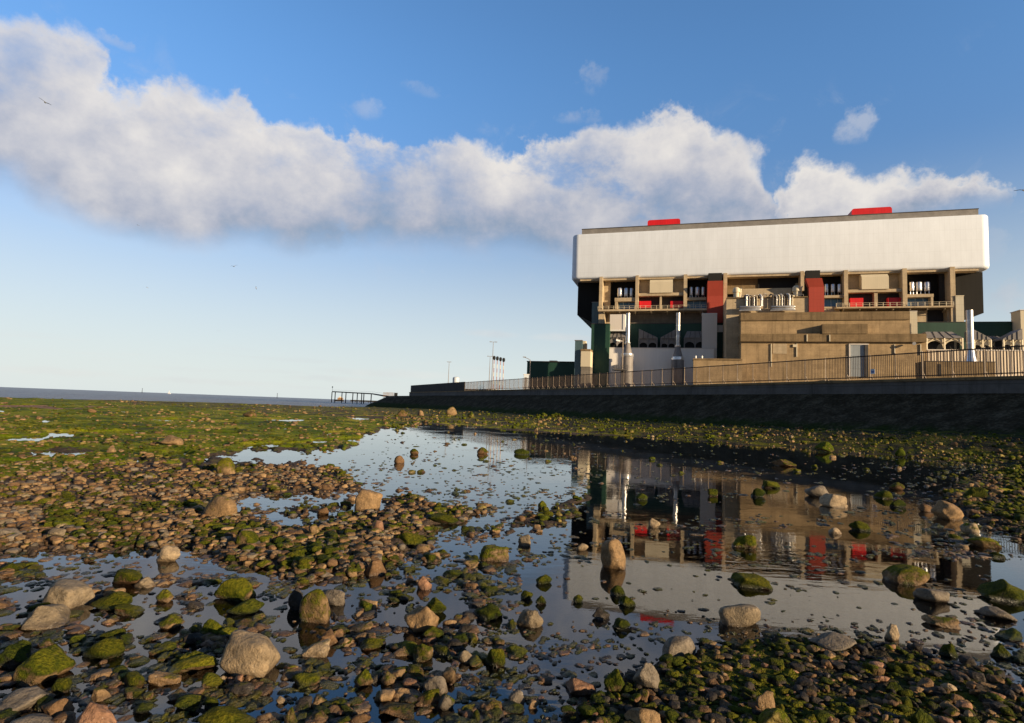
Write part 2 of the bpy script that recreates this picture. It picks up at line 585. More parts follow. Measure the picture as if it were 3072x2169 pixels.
sl = bpy.data.lights.new('sun', 'SUN')
sl.energy = 5.0
sl.angle = math.radians(0.5)
sl.color = (1.0, 0.775, 0.495)
so = bpy.data.objects.new('sun', sl)
COL.objects.link(so)
sd = Vector((math.sin(SUN_AZ) * math.cos(SUN_EL), math.cos(SUN_AZ) * math.cos(SUN_EL), math.sin(SUN_EL)))
so.rotation_euler = (-sd).to_track_quat('-Z', 'Y').to_euler()
so.location = sd * 300
SC.view_settings.view_transform = 'Standard'
SC.view_settings.look = 'None'
SC.view_settings.exposure = 0.72
SC.view_settings.gamma = 1.0
# ------------------------------------------------------------------ sea wall line
P0 = np.array([31.4, 34.6])
WD = np.array([-0.4108, 0.9117])           # along the wall, away from us
WN = np.array([-0.9117, -0.4108])          # towards the foreshore


def wall_path():
    pts = [P0 + WD * t for t in np.arange(-66, 150.1, 6)]
    c = pts[-1] - WN * 13.0
    for a in np.radians(np.arange(12, 181, 12)):      # bends inland at the far end
        pts.append(c + 13.0 * (WN * math.cos(a) + WD * math.sin(a)))
    for s in (12, 30, 60):
        pts.append(pts[-1] + (-WD) * 0 + (-WN) * s)
    return np.array(pts)


WP = wall_path()
_d = np.gradient(WP, axis=0)
_d /= np.linalg.norm(_d, axis=1)[:, None]
WPN = np.stack([-_d[:, 1], _d[:, 0]], 1)
WPT = np.concatenate([[0], np.cumsum(np.linalg.norm(np.diff(WP, axis=0), axis=1))]) - 66


def foot_z(t):
    return np.interp(t, [-70, -30, -2, 11, 27, 56, 150], [1.6, 1.3, 1.04, 0.62, 0.5, 0.37, 0.2])


# ------------------------------------------------------------------ the foreshore's relief
def polysd(u, v, poly):
    """signed distance (positive inside) in stretched photo pixels"""
    P = np.array(poly, float) * (1, 1.6)
    u, v = u.astype(float), v * 1.6
    d = np.full(u.shape, 1e9)
    ins = np.zeros(u.shape, bool)
    for i in range(len(P)):
        a, b = P[i - 1], P[i]
        e = b - a
        t = np.clip(((u - a[0]) * e[0] + (v - a[1]) * e[1]) / (e @ e + 1e-9), 0, 1)
        d = np.minimum(d, np.hypot(u - a[0] - t * e[0], v - a[1] - t * e[1]))
        c = ((a[1] > v) != (b[1] > v)) & (u < (b[0] - a[0]) * (v - a[1]) / (b[1] - a[1] + 1e-12) + a[0])
        ins ^= c
    return np.where(ins, d, -d)


# areas of the shore, given by their outlines as surveyed from the photo
GREEN_FLAT = [(-900, 1150), (3600, 1150), (1500, 1240), (1300, 1262), (1190, 1280), (1130, 1310), (1060, 1330), (1040, 1350),
              (900, 1352), (760, 1352), (560, 1385), (420, 1418), (250, 1455), (0, 1492), (-900, 1560)]
BANK_A = [(-900, 1480), (0, 1455), (420, 1405), (640, 1378), (850, 1385), (1010, 1405), (1090, 1440), (1050, 1470), (860, 1480), (740, 1500),
          (640, 1530), (760, 1560), (900, 1590), (1060, 1560), (1180, 1535), (1330, 1535), (1330, 1570), (1230, 1640),
          (1170, 1700), (1060, 1740), (900, 1730), (700, 1690), (560, 1640), (300, 1640), (0, 1668), (-900, 1720)]
BANK_B = [(1130, 1500), (1270, 1490), (1330, 1525), (1470, 1530), (1250, 1600)]
ISLE_C = [(1600, 1545), (1720, 1480), (1800, 1470), (1760, 1520), (1690, 1570), (1560, 1610), (1480, 1600)]
BANK_R = [(2000, 1985), (2180, 1925), (2420, 1898), (2680, 1935), (2850, 1985), (3010, 2030), (3300, 2105), (3600, 2600), (1500, 2600),
          (1720, 2120), (1880, 2020)]
BANK_S = [(2840, 1440), (3300, 1330), (3600, 1500), (3500, 1640), (3060, 1612), (2930, 1580), (2860, 1520)]
PUDDLES = [[(60, 1356), (140, 1348), (285, 1356), (235, 1374), (150, 1380)], [(330, 1384), (420, 1378), (480, 1388), (400, 1396), (335, 1392)],
           [(740, 1352), (800, 1348), (900, 1362), (1000, 1372), (860, 1378)], [(1040, 1250), (1110, 1246), (1180, 1256), (1090, 1260)],
           [(520, 1490), (560, 1486), (600, 1494), (560, 1500)], [(350, 1500), (430, 1496), (470, 1506), (400, 1512)]]
SHORE = np.array([at_z(x, y, 0)[:2] for x, y in ((-1200, 1180), (-600, 1186), (0, 1194), (300, 1200), (700, 1211), (950, 1222), (1100, 1224))])


def wall_coords(X, Y):
    dx, dy = X - P0[0], Y - P0[1]
    return dx * WN[0] + dy * WN[1], dx * WD[0] + dy * WD[1]     # o seaward, t along


def clump(u, v):
    return sstep(0.46, 0.62, fbm(u / 85, v / 30, 88, 4))


def shallows(u, v):
    """where the water is thin: left and middle of the near shore, thin towards the open pool"""
    a = sstep(1760, 1350, u) * sstep(1420, 1520, v)
    return np.clip(a + 0.55 * sstep(2700, 2800, u) + 0.5 * sstep(1860, 1960, v), 0.22, 1)


def relief(X, Y):
    """height of the shore, and how green / how stony it is"""
    X, Y = np.asarray(X, float), np.asarray(Y, float)
    front = Y > 0.5
    Ys = np.where(front, Y, 0.5)
    u, v = to_px(X, Ys, np.zeros_like(X))
    u = np.clip(u, -3000, 6000)
    v = np.clip(v, 0, 6000)
    R = np.hypot(X, Y)
    # ragged edges: wander grows with distance so that it stays visible
    jx = (fbm(u / 46, v / 17, 3, 4) - 0.5) * 150
    jy = (fbm(u / 46, v / 17, 9, 4) - 0.5) * 56
    uu, vv = u + jx, v + jy
    z = np.full(X.shape, -0.055) - 0.02 * fbm(X * 1.3, Y * 1.3, 21)
    green = np.zeros(X.shape)
    stone = np.full(X.shape, 0.25)
    z = z + 0.062 * clump(u, v) * shallows(u, v)

    def put(sd, w, level, g, s):
        nonlocal z, green, stone
        f = sstep(-w, w, sd)
        z = np.maximum(z, -0.07 + (level + 0.07) * f)
        green = green + (g - green) * f
        stone = stone + (s - stone) * f

    put(polysd(uu, vv, GREEN_FLAT), 26, 0.075, 1.0, 0.45)
    # thin wet streaks lie across the flat
    z = z - 0.20 * sstep(0.60, 0.70, fbm(u / 170, v / 13, 123, 4)) * (v > 1215) * (u < 1150)
    put(polysd(uu, vv, BANK_A), 30, 0.05, 0.25, 1.0)
    put(polysd(uu, vv, BANK_B), 22, 0.03, 0.3, 0.9)
    put(polysd(uu, vv, ISLE_C), 22, 0.015, 0.4, 0.8)
    put(polysd(uu, vv, BANK_R), 60, 0.035, 0.55, 0.9)
    put(polysd(uu, vv, BANK_S), 34, 0.05, 0.6, 0.9)
    for p in PUDDLES:
        f = sstep(-7, 9, polysd(u + jx * 0.4, v + jy * 0.3, p))
        z = z + (-0.04 - z) * f
        green = green * (1 - f)
    # rim of shingle under the sea wall
    o, t = wall_coords(X, Y)
    Dm = np.interp(t, [-60, -10, 1, 14, 26, 40, 150], [20, 18.2, 18.6, 27.8, 32, 44, 100]) + (fbm(X / 2.2, Y / 2.2, 31) - 0.5) * 5
    zb = foot_z(t) * np.clip((Dm - o) / (Dm - 5.6), -0.2, 1.2)
    zb = np.where(o > Dm, (Dm - o) * 0.02, zb)
    f = (o < Dm).astype(float)
    z = np.maximum(z, np.where(o < Dm + 4, np.maximum(zb, -0.1), -1))
    green = np.where(o < Dm, 0.62, green)
    stone = np.where(o < Dm, 0.8, stone)
    # behind and far beside the camera: plain stony shore
    z = np.where(front, z, 0.04)
    stone = np.where(front, stone, 0.9)
    # lumps
    amp = np.clip(R / 30, 0.12, 1.4)
    lump = (fbm(u / 34, v / 9, 5, 4) - 0.5)
    z = z + np.where(z > -0.03, 1.0, 0.25) * lump * (0.10 * amp + 0.03)
    z = z + (fbm(X * 4, Y * 4, 77, 3) - 0.5) * 0.022
    # the shore ends and drops under the sea
    sx = SHORE[:, 0] / SHORE[:, 1]
    ratio = X / np.maximum(Y, 1)
    sy = np.interp(ratio, sx, SHORE[:, 1])
    edge = Y - sy - (fbm(X / 6, Y / 6, 41) - 0.5) * 9
    z = np.where(front & (edge > 0) & (o > 6), z - np.clip(edge * 0.12, 0, 1.6), z)
    return z, np.clip(green, 0, 1), np.clip(stone, 0, 1)


# ------------------------------------------------------------------ ground materials
def shore_mat():
    k = NT('wet_shore_ground')
    P = k.pos()
    at = k.n('ShaderNodeAttribute', attribute_name='zone')
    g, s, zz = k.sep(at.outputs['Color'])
    x, y, z = k.sep(P)
    f1 = k.noise(P, 1.6, 6, 0.7)
    f2 = k.noise(P, 9.0, 5, 0.7)
    f3 = k.noise(P, 0.33, 5, 0.6)
    f4 = k.noise(P, 42.0, 3, 0.6)
    mud = k.ramp(f2, [(0.3, (0.035, 0.027, 0.022)), (0.52, (0.085, 0.062, 0.047)), (0.75, (0.16, 0.115, 0.075))])
    weed = k.ramp(k.math('ADD', k.math('MULTIPLY', f3, 0.64), k.math('ADD', k.math('MULTIPLY', f1, 0.25), k.math('MULTIPLY', f2, 0.11))),
                  [(0.36, (0.018, 0.040, 0.002)), (0.46, (0.075, 0.125, 0.005)), (0.54, (0.22, 0.235, 0.010)), (0.64, (0.52, 0.40, 0.055))])
    weed = k.mix(k.rng(f1, 0.45, 0.66), weed, k.mix(0.6, weed, (0.14, 0.095, 0.03)))
    m = k.rng(k.math('ADD', g, k.math('ADD', k.math('MULTIPLY', k.math('SUBTRACT', f3, 0.5), 2.2), k.math('MULTIPLY', k.math('SUBTRACT', f1, 0.5), 1.8))), 0.5, 0.8)
    m = k.math('MULTIPLY', m, k.rng(z, -0.02, 0.02))
    col = k.mix(m, mud, weed)
    col = k.mix(k.math('MULTIPLY', zz, 0.72), col, (0.010, 0.014, 0.003))      # weed tone darkened to paint in shade at wall foot and right bank
    bed = k.ramp(f1, [(0.35, (0.15, 0.09, 0.06)), (0.55, (0.28, 0.17, 0.115)), (0.75, (0.38, 0.24, 0.155))])
    col = k.mix(k.rng(z, -0.012, 0.0), bed, col)
    bh = k.math('ADD', k.math('MULTIPLY', f2, 1.0), k.math('MULTIPLY', f4, 0.35))
    k.bsdf(col, k.rng(f2, 0.3, 0.7, 0.6, 0.9), 0, 0.03, k.bump(bh, 0.9, 0.10))
    return k.m


def rock_mat():
    k = NT('shore_stone')
    P = k.pos()
    at = k.n('ShaderNodeAttribute', attribute_name='rc')
    tint, moss = at.outputs['Color'], at.outputs['Alpha']
    geo = k.n('ShaderNodeNewGeometry')
    nx, ny, nz = k.sep(geo.outputs['Normal'])
    x, y, z = k.sep(P)
    f1 = k.noise(P, 14.0, 6, 0.7)
    f2 = k.noise(P, 60.0, 4, 0.65)
    f3 = k.noise(P, 4.5, 5, 0.65)
    f5 = k.noise(P, 0.8, 4, 0.6)
    vein = k.noise(k.mapping(P, (5, 5, 26)), 2.0, 4, 0.6, 1.0)
    col = k.mix(1.0, tint, k.ramp(f1, [(0.28, (0.38, 0.36, 0.34)), (0.48, (0.9, 0.9, 0.9)), (0.70, (1.35, 1.3, 1.22))]), 'MULTIPLY')
    col = k.mix(k.math('MULTIPLY', k.rng(f2, 0.5, 0.68), 0.45), col, k.mix(1.0, tint, (0.42, 0.38, 0.34), 'MULTIPLY'))
    col = k.mix(k.math('MULTIPLY', k.rng(f2, 0.36, 0.28), 0.5), col, (0.55, 0.50, 0.43))
    col = k.mix(k.math('MULTIPLY', k.rng(vein, 0.55, 0.7), 0.22), col, k.mix(1.0, tint, (0.55, 0.5, 0.45), 'MULTIPLY'))
    # green weed grips tops and sides in patches
    up = k.math('MULTIPLY', nz, 0.32)
    w = k.math('ADD', k.math('ADD', k.math('MULTIPLY', k.math('SUBTRACT', f3, 0.5), 2.1), k.math('MULTIPLY', k.math('SUBTRACT', f1, 0.5), 1.0)), up)
    mm = k.rng(k.math('ADD', w, k.math('SUBTRACT', k.math('MULTIPLY', moss, 1.5), 0.95)), -0.12, 0.22)
    green = k.ramp(k.math('ADD', k.math('ADD', k.math('MULTIPLY', f1, 0.35), k.math('MULTIPLY', f2, 0.3)), k.math('ADD', k.math('MULTIPLY', f5, 0.35), k.math('MULTIPLY', k.math('SUBTRACT', nz, 0.6), 0.07))),
                   [(0.34, (0.012, 0.020, 0.003)), (0.46, (0.040, 0.058, 0.006)), (0.57, (0.115, 0.125, 0.011)), (0.70, (0.27, 0.235, 0.03))])
    green = k.mix(0.55, green, k.mix(1.0, green, k.mix(1.0, tint, (6.0, 7.5, 8.0), 'MULTIPLY'), 'MULTIPLY'))
    col = k.mix(mm, col, green)
    # dark wet band at the water line
    wet = k.rng(z, 0.045, 0.008)
    col = k.mix(k.math('MULTIPLY', wet, 0.6), col, k.mix(1.0, col, (0.3, 0.25, 0.2), 'MULTIPLY'))
    bh = k.math('ADD', k.math('MULTIPLY', f1, 1.0), k.math('ADD', k.math('MULTIPLY', f2, 0.5), k.math('MULTIPLY', k.math('MULTIPLY', mm, f2), 1.2)))
    rough = k.mix(wet, k.mix(mm, (0.62, 0.62, 0.62), (0.8, 0.8, 0.8)), (0.3, 0.3, 0.3))
    k.bsdf(col, rough, 0, k.rng(z, 0.04, 0.0, 0.08, 0.45), k.bump(bh, 1.0, 0.022))
    return k.m


def pool_mat():
    k = NT('clear_pool_water')
    P = k.pos()
    n = k.noise(k.mapping(P, (1.0, 2.2, 1.0)), 3.0, 3, 0.5)
    nb = k.noise(k.mapping(P, (1.0, 1.0, 1.0)), 0.5, 2, 0.5)
    amp = k.rng(nb, 0.45, 0.7, 0.15, 1.0)
    nor = k.bump(k.math('MULTIPLY', n, amp), 0.15, 0.02)
    fr = k.n('ShaderNodeFresnel')
    fr.inputs[0].default_value = 1.70
    k.put(fr.inputs[1], nor)
    tr = k.n('ShaderNodeBsdfTransparent')
    tr.inputs[0].default_value = (0.80, 0.73, 0.66, 1)
    gl = k.n('ShaderNodeBsdfGlossy')
    gl.inputs['Roughness'].default_value = 0.025
    gl.inputs[0].default_value = (1, 1, 1, 1)
    k.put(gl.inputs['Normal'], nor)
    mx = k.n('ShaderNodeMixShader')
    k.put(mx.inputs[0], fr.outputs[0])
    k.t.links.new(tr.outputs[0], mx.inputs[1])
    k.t.links.new(gl.outputs[0], mx.inputs[2])
    k.t.links.new(mx.outputs[0], k.out.inputs[0])
    return k.m


def sea_mat():
    k = NT('choppy_sea_water')
    P = k.pos()
    a = k.noise(k.mapping(P, (0.35, 1.0, 1.0)), 0.35, 6, 0.65)
    b = k.noise(k.mapping(P, (0.25, 1.0, 1.0)), 0.06, 5, 0.6)
    foam = k.rng(k.noise(k.mapping(P, (0.12, 0.6, 1.0)), 0.22, 7, 0.7), 0.66, 0.74)
    col = k.ramp(b, [(0.35, (0.10, 0.105, 0.12)), (0.65, (0.17, 0.165, 0.165))])
    col = k.mix(k.math('MULTIPLY', foam, 0.65), col, (0.6, 0.62, 0.66))
    k.bsdf(col, 0.35, 0, 0.3, k.bump(a, 1.0, 1.2))
    return k.m


M['shore'], M['rock'], M['pool'], M['sea'] = shore_mat(), rock_mat(), pool_mat(), sea_mat()


# ------------------------------------------------------------------ ground, pool and sea
def build_ground():
    a = list(np.radians(np.arange(-180, -60, 4.0))) + list(np.radians(np.arange(-60, -45.5, 0.5)))
    a += list(np.radians(np.linspace(-45.5, 45.5, 620))) + list(np.radians(np.arange(46, 60, 0.5))) + list(np.radians(np.arange(60, 180, 4.0)))
    a = np.array(a)
    r = np.concatenate([[0.002, 0.3, 0.7, 1.05], np.geomspace(1.4, 130, 760), [150, 180, 240, 400, 1500, 8000, 30000]])
    A, R = np.meshgrid(a, r)
    X, Y = R * np.sin(A), R * np.cos(A)
    z, g, s = relief(X.ravel(), Y.ravel())
    z = np.where(R.ravel() > 140, np.minimum(z, -2.0), z)
    o, t = wall_coords(X.ravel(), Y.ravel())
    z = np.where(o < 3.0, np.minimum(z, foot_z(t)), z)
    na, nr = len(a), len(r)
    V = np.stack([X.ravel(), Y.ravel(), z], 1)
    i, j = np.meshgrid(np.arange(nr - 1), np.arange(na), indexing='ij')
    j2 = (j + 1) % na
    F = np.stack([i * na + j, i * na + j2, (i + 1) * na + j2, (i + 1) * na + j], -1).reshape(-1, 4)
    F = F[:, ::-1]
    dark = np.where((o < 30) & (o > 0) & (Y.ravel() > 5), sstep(30, 16, o) * 0.9, 0)  # painted shade, standing in for the wall's shadow on the beach
    u, v = to_px(X.ravel(), np.maximum(Y.ravel(), .5), 0 * z)
    dark = np.maximum(dark, 0.75 * sstep(-60, 60, polysd(np.clip(u, -3000, 6000), np.clip(v, 0, 6000), BANK_R)) * (Y.ravel() > .5))  # right bank ground darkened likewise, as painted shade
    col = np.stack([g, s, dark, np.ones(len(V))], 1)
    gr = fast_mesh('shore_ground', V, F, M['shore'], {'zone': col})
    tag(gr, kind='structure')
    # the tidal pool's surface, one level sheet
    n = 96
    vs = [(0, 12, 0.0)] + [(48 * math.sin(2 * math.pi * q / n), 12 + 40 * math.cos(2 * math.pi * q / n), 0.0) for q in range(n)]
    b = MB().add(vs, [(0, 1 + (q + 1) % n, 1 + q) for q in range(n)])
    tag(b.build('pool_water', M['pool']), kind='structure')
    # open sea with low waves
    rr = np.concatenate([np.geomspace(55, 500, 330), np.geomspace(520, 30000, 60)])
    aa = np.radians(np.linspace(-75, 20, 300))
    A, R = np.meshgrid(aa, rr)
    X, Y = R * np.sin(A), R * np.cos(A)
    zz = -0.45 + (fbm(X / 7, Y / 2.6, 61, 4) - 0.5) * 0.5 * np.clip(300 / R, 0, 1)
    V = np.stack([X.ravel(), Y.ravel(), zz.ravel()], 1)
    na = len(aa)
    i, j = np.meshgrid(np.arange(len(rr) - 1), np.arange(na - 1), indexing='ij')
    F = np.stack([i * na + j, (i + 1) * na + j, (i + 1) * na + j + 1, i * na + j + 1], -1).reshape(-1, 4)[:, ::-1]
    tag(fast_mesh('sea', V, F, M['sea']), kind='structure')


build_ground()


def ground_z(x, y):
    return relief(np.atleast_1d(x), np.atleast_1d(y))[0]


# ------------------------------------------------------------------ stones
def ico(sub):
    bm = bmesh.new()
    bmesh.ops.create_icosphere(bm, subdivisions=sub, radius=1)
    v = np.array([p.co[:] for p in bm.verts])
    f = np.array([[q.index for q in t.verts] for t in bm.faces])
    bm.free()
    return v / np.linalg.norm(v, axis=1)[:, None], f


ICO = {2: ico(2), 3: ico(3), 4: ico(4)}


def stone_shape(rng, sub, kind='r'):
    d, f = ICO[sub]
    n, p = {'r': (9, 7), 'a': (7, 26), 'f': (8, 18), 'p': (8, 20), 'o': (6, 4), 'c': (6, 9)}[kind]
    N = rng.normal(size=(n, 3))
    N /= np.linalg.norm(N, axis=1)[:, None]
    B = np.linalg.qr(rng.normal(size=(3, 3)))[0]
    if kind in 'foc':
        B = np.eye(3)
    N = np.vstack([N, B, -B])
    c = np.concatenate([rng.uniform(0.72, 1.05, n), rng.uniform(0.82, 1.15, 6)])
    q = np.maximum(0, d @ N.T / c)
    r = (q ** p).sum(1) ** (-1 / p)
    P = d * r[:, None]
    if kind == 'p':
        h = (P[:, 2] + 1) / 2
        k = 1.10 - 0.55 * np.clip(h, 0, 1)
        sx, sy = rng.uniform(-0.35, 0.35, 2)
        P[:, 0] = P[:, 0] * k + sx * h
        P[:, 1] = P[:, 1] * k + sy * h
    # coarse unevenness
    for s, a in ((2.1, 0.08), (4.7, 0.045), (9.5, 0.016)):
        ph = rng.uniform(0, 9, 3)
        w = np.sin(P[:, 0] * s + ph[0] + 1.7 * np.sin(P[:, 1] * s + ph[1])) * np.sin(P[:, 2] * s + ph[2])
        P = P * (1 + a * w)[:, None]
    P -= (P.max(0) + P.min(0)) / 2
    return P / ((P.max(0) - P.min(0)) / 2), f


TINTS = {'t': (0.245, 0.16, 0.084), 'g': (0.215, 0.17, 0.115), 'b': (0.155, 0.092, 0.048), 'k': (0.05, 0.042, 0.036),
         'p': (0.27, 0.15, 0.092), 'w': (0.31, 0.235, 0.15), 'y': (0.22, 0.17, 0.055), 's': (0.165, 0.138, 0.108)}
DOWN = lambda v, u: (v - (1160.6 + 0.037 * u)) / FPX


def place_stone(rng, x0, x1, y0, y1, sub, shape, tint, moss, yaw=None, tilt=0.18):
    """a stone whose outline in the photo is the given box; returns world verts, faces, colours"""
    cx, w, h = (x0 + x1) / 2, x1 - x0, y1 - y0
    p = at_z(cx, y1, 0.0)
    gz = float(ground_z(p[0], p[1])[0])
    if gz > 0:
        p = at_z(cx, y1, gz)
    base = max(gz, 0.0)
    d = p[1]
    W = w * d / FPX
    th = DOWN(y1, cx)
    dep = W * rng.uniform(0.62, 0.85)
    if shape in 'f':
        dep = W * rng.uniform(0.5, 0.7)
    h = h * 0.91
    Hh = max((h * d / FPX - dep * 0.55 * abs(th)) / math.cos(th), 0.22 * W)
    # of a handful of candidates keep the one that sits broad and stands fairly upright
    best = None
    for q in range(10):
        s_, f_ = stone_shape(rng, sub, shape)
        if shape == 'p':
            best = (0, s_, f_)
            break
        hi_, lo_ = s_[np.abs(s_[:, 2] - 0.45) < 0.2], s_[np.abs(s_[:, 2] + 0.35) < 0.2]
        sc_ = abs(np.ptp(hi_[:, 0]) / 2 - 0.74) + abs(np.ptp(lo_[:, 0]) / 2 - 0.97) + 0.7 * abs(hi_[:, 0].max() + hi_[:, 0].min()) if len(hi_) > 3 and len(lo_) > 3 else 9
        if best is None or sc_ < best[0]:
            best = (sc_, s_, f_)
    _, S, f = best
    yaw = rng.uniform(-0.35, 0.35) if yaw is None else yaw
    c, s = math.cos(yaw), math.sin(yaw)
    Q = S * (1.0, dep / W, Hh / W * 1.25)
    ta = rng.uniform(-tilt, tilt)
    Q = Q @ np.array([[math.cos(ta), 0, math.sin(ta)], [0, 1, 0], [-math.sin(ta), 0, math.cos(ta)]]).T
    Q = Q @ np.array([[c, -s, 0], [s, c, 0], [0, 0, 1]]).T
    up = Q[Q[:, 2] > Q[:, 2].min() * 0.45]
    Q[:, :2] *= 2 / (up[:, 0].max() - up[:, 0].min())
    Q *= W / 2 * 0.9
    mz = (Q[:, 2].max() + Q[:, 2].min()) / 2
    hi, lo = Q[Q[:, 2] > mz + Hh * 0.2], Q[Q[:, 2] < mz - Hh * 0.2]
    if len(hi) and len(lo) and np.ptp(hi[:, 0]) > np.ptp(lo[:, 0]) * 1.05:
        Q = Q * (1, -1, -1)               # rests on its broad side
    Q[:, 2] *= (Hh * 1.3) / (Q[:, 2].max() - Q[:, 2].min())
    bottom = base - Hh * 0.3
    r = np.array([p[0], p[1]]) / math.hypot(p[0], p[1])
    ctr = np.array([p[0] + r[0] * dep * 0.42, p[1] + r[1] * dep * 0.42, bottom - Q[:, 2].min()])
    t = np.array(TINTS[tint]) * rng.uniform(0.88, 1.12)
    return Q, ctr, f, np.concatenate([t, [moss]])


def stone_object(name, Q, ctr, f, rc, label, cat, group=None):
    o = fast_mesh(name, Q, f, M['rock'], {'rc': np.tile(rc, (len(Q), 1))})
    o.location = ctr
    return tag(o, label, cat, group)
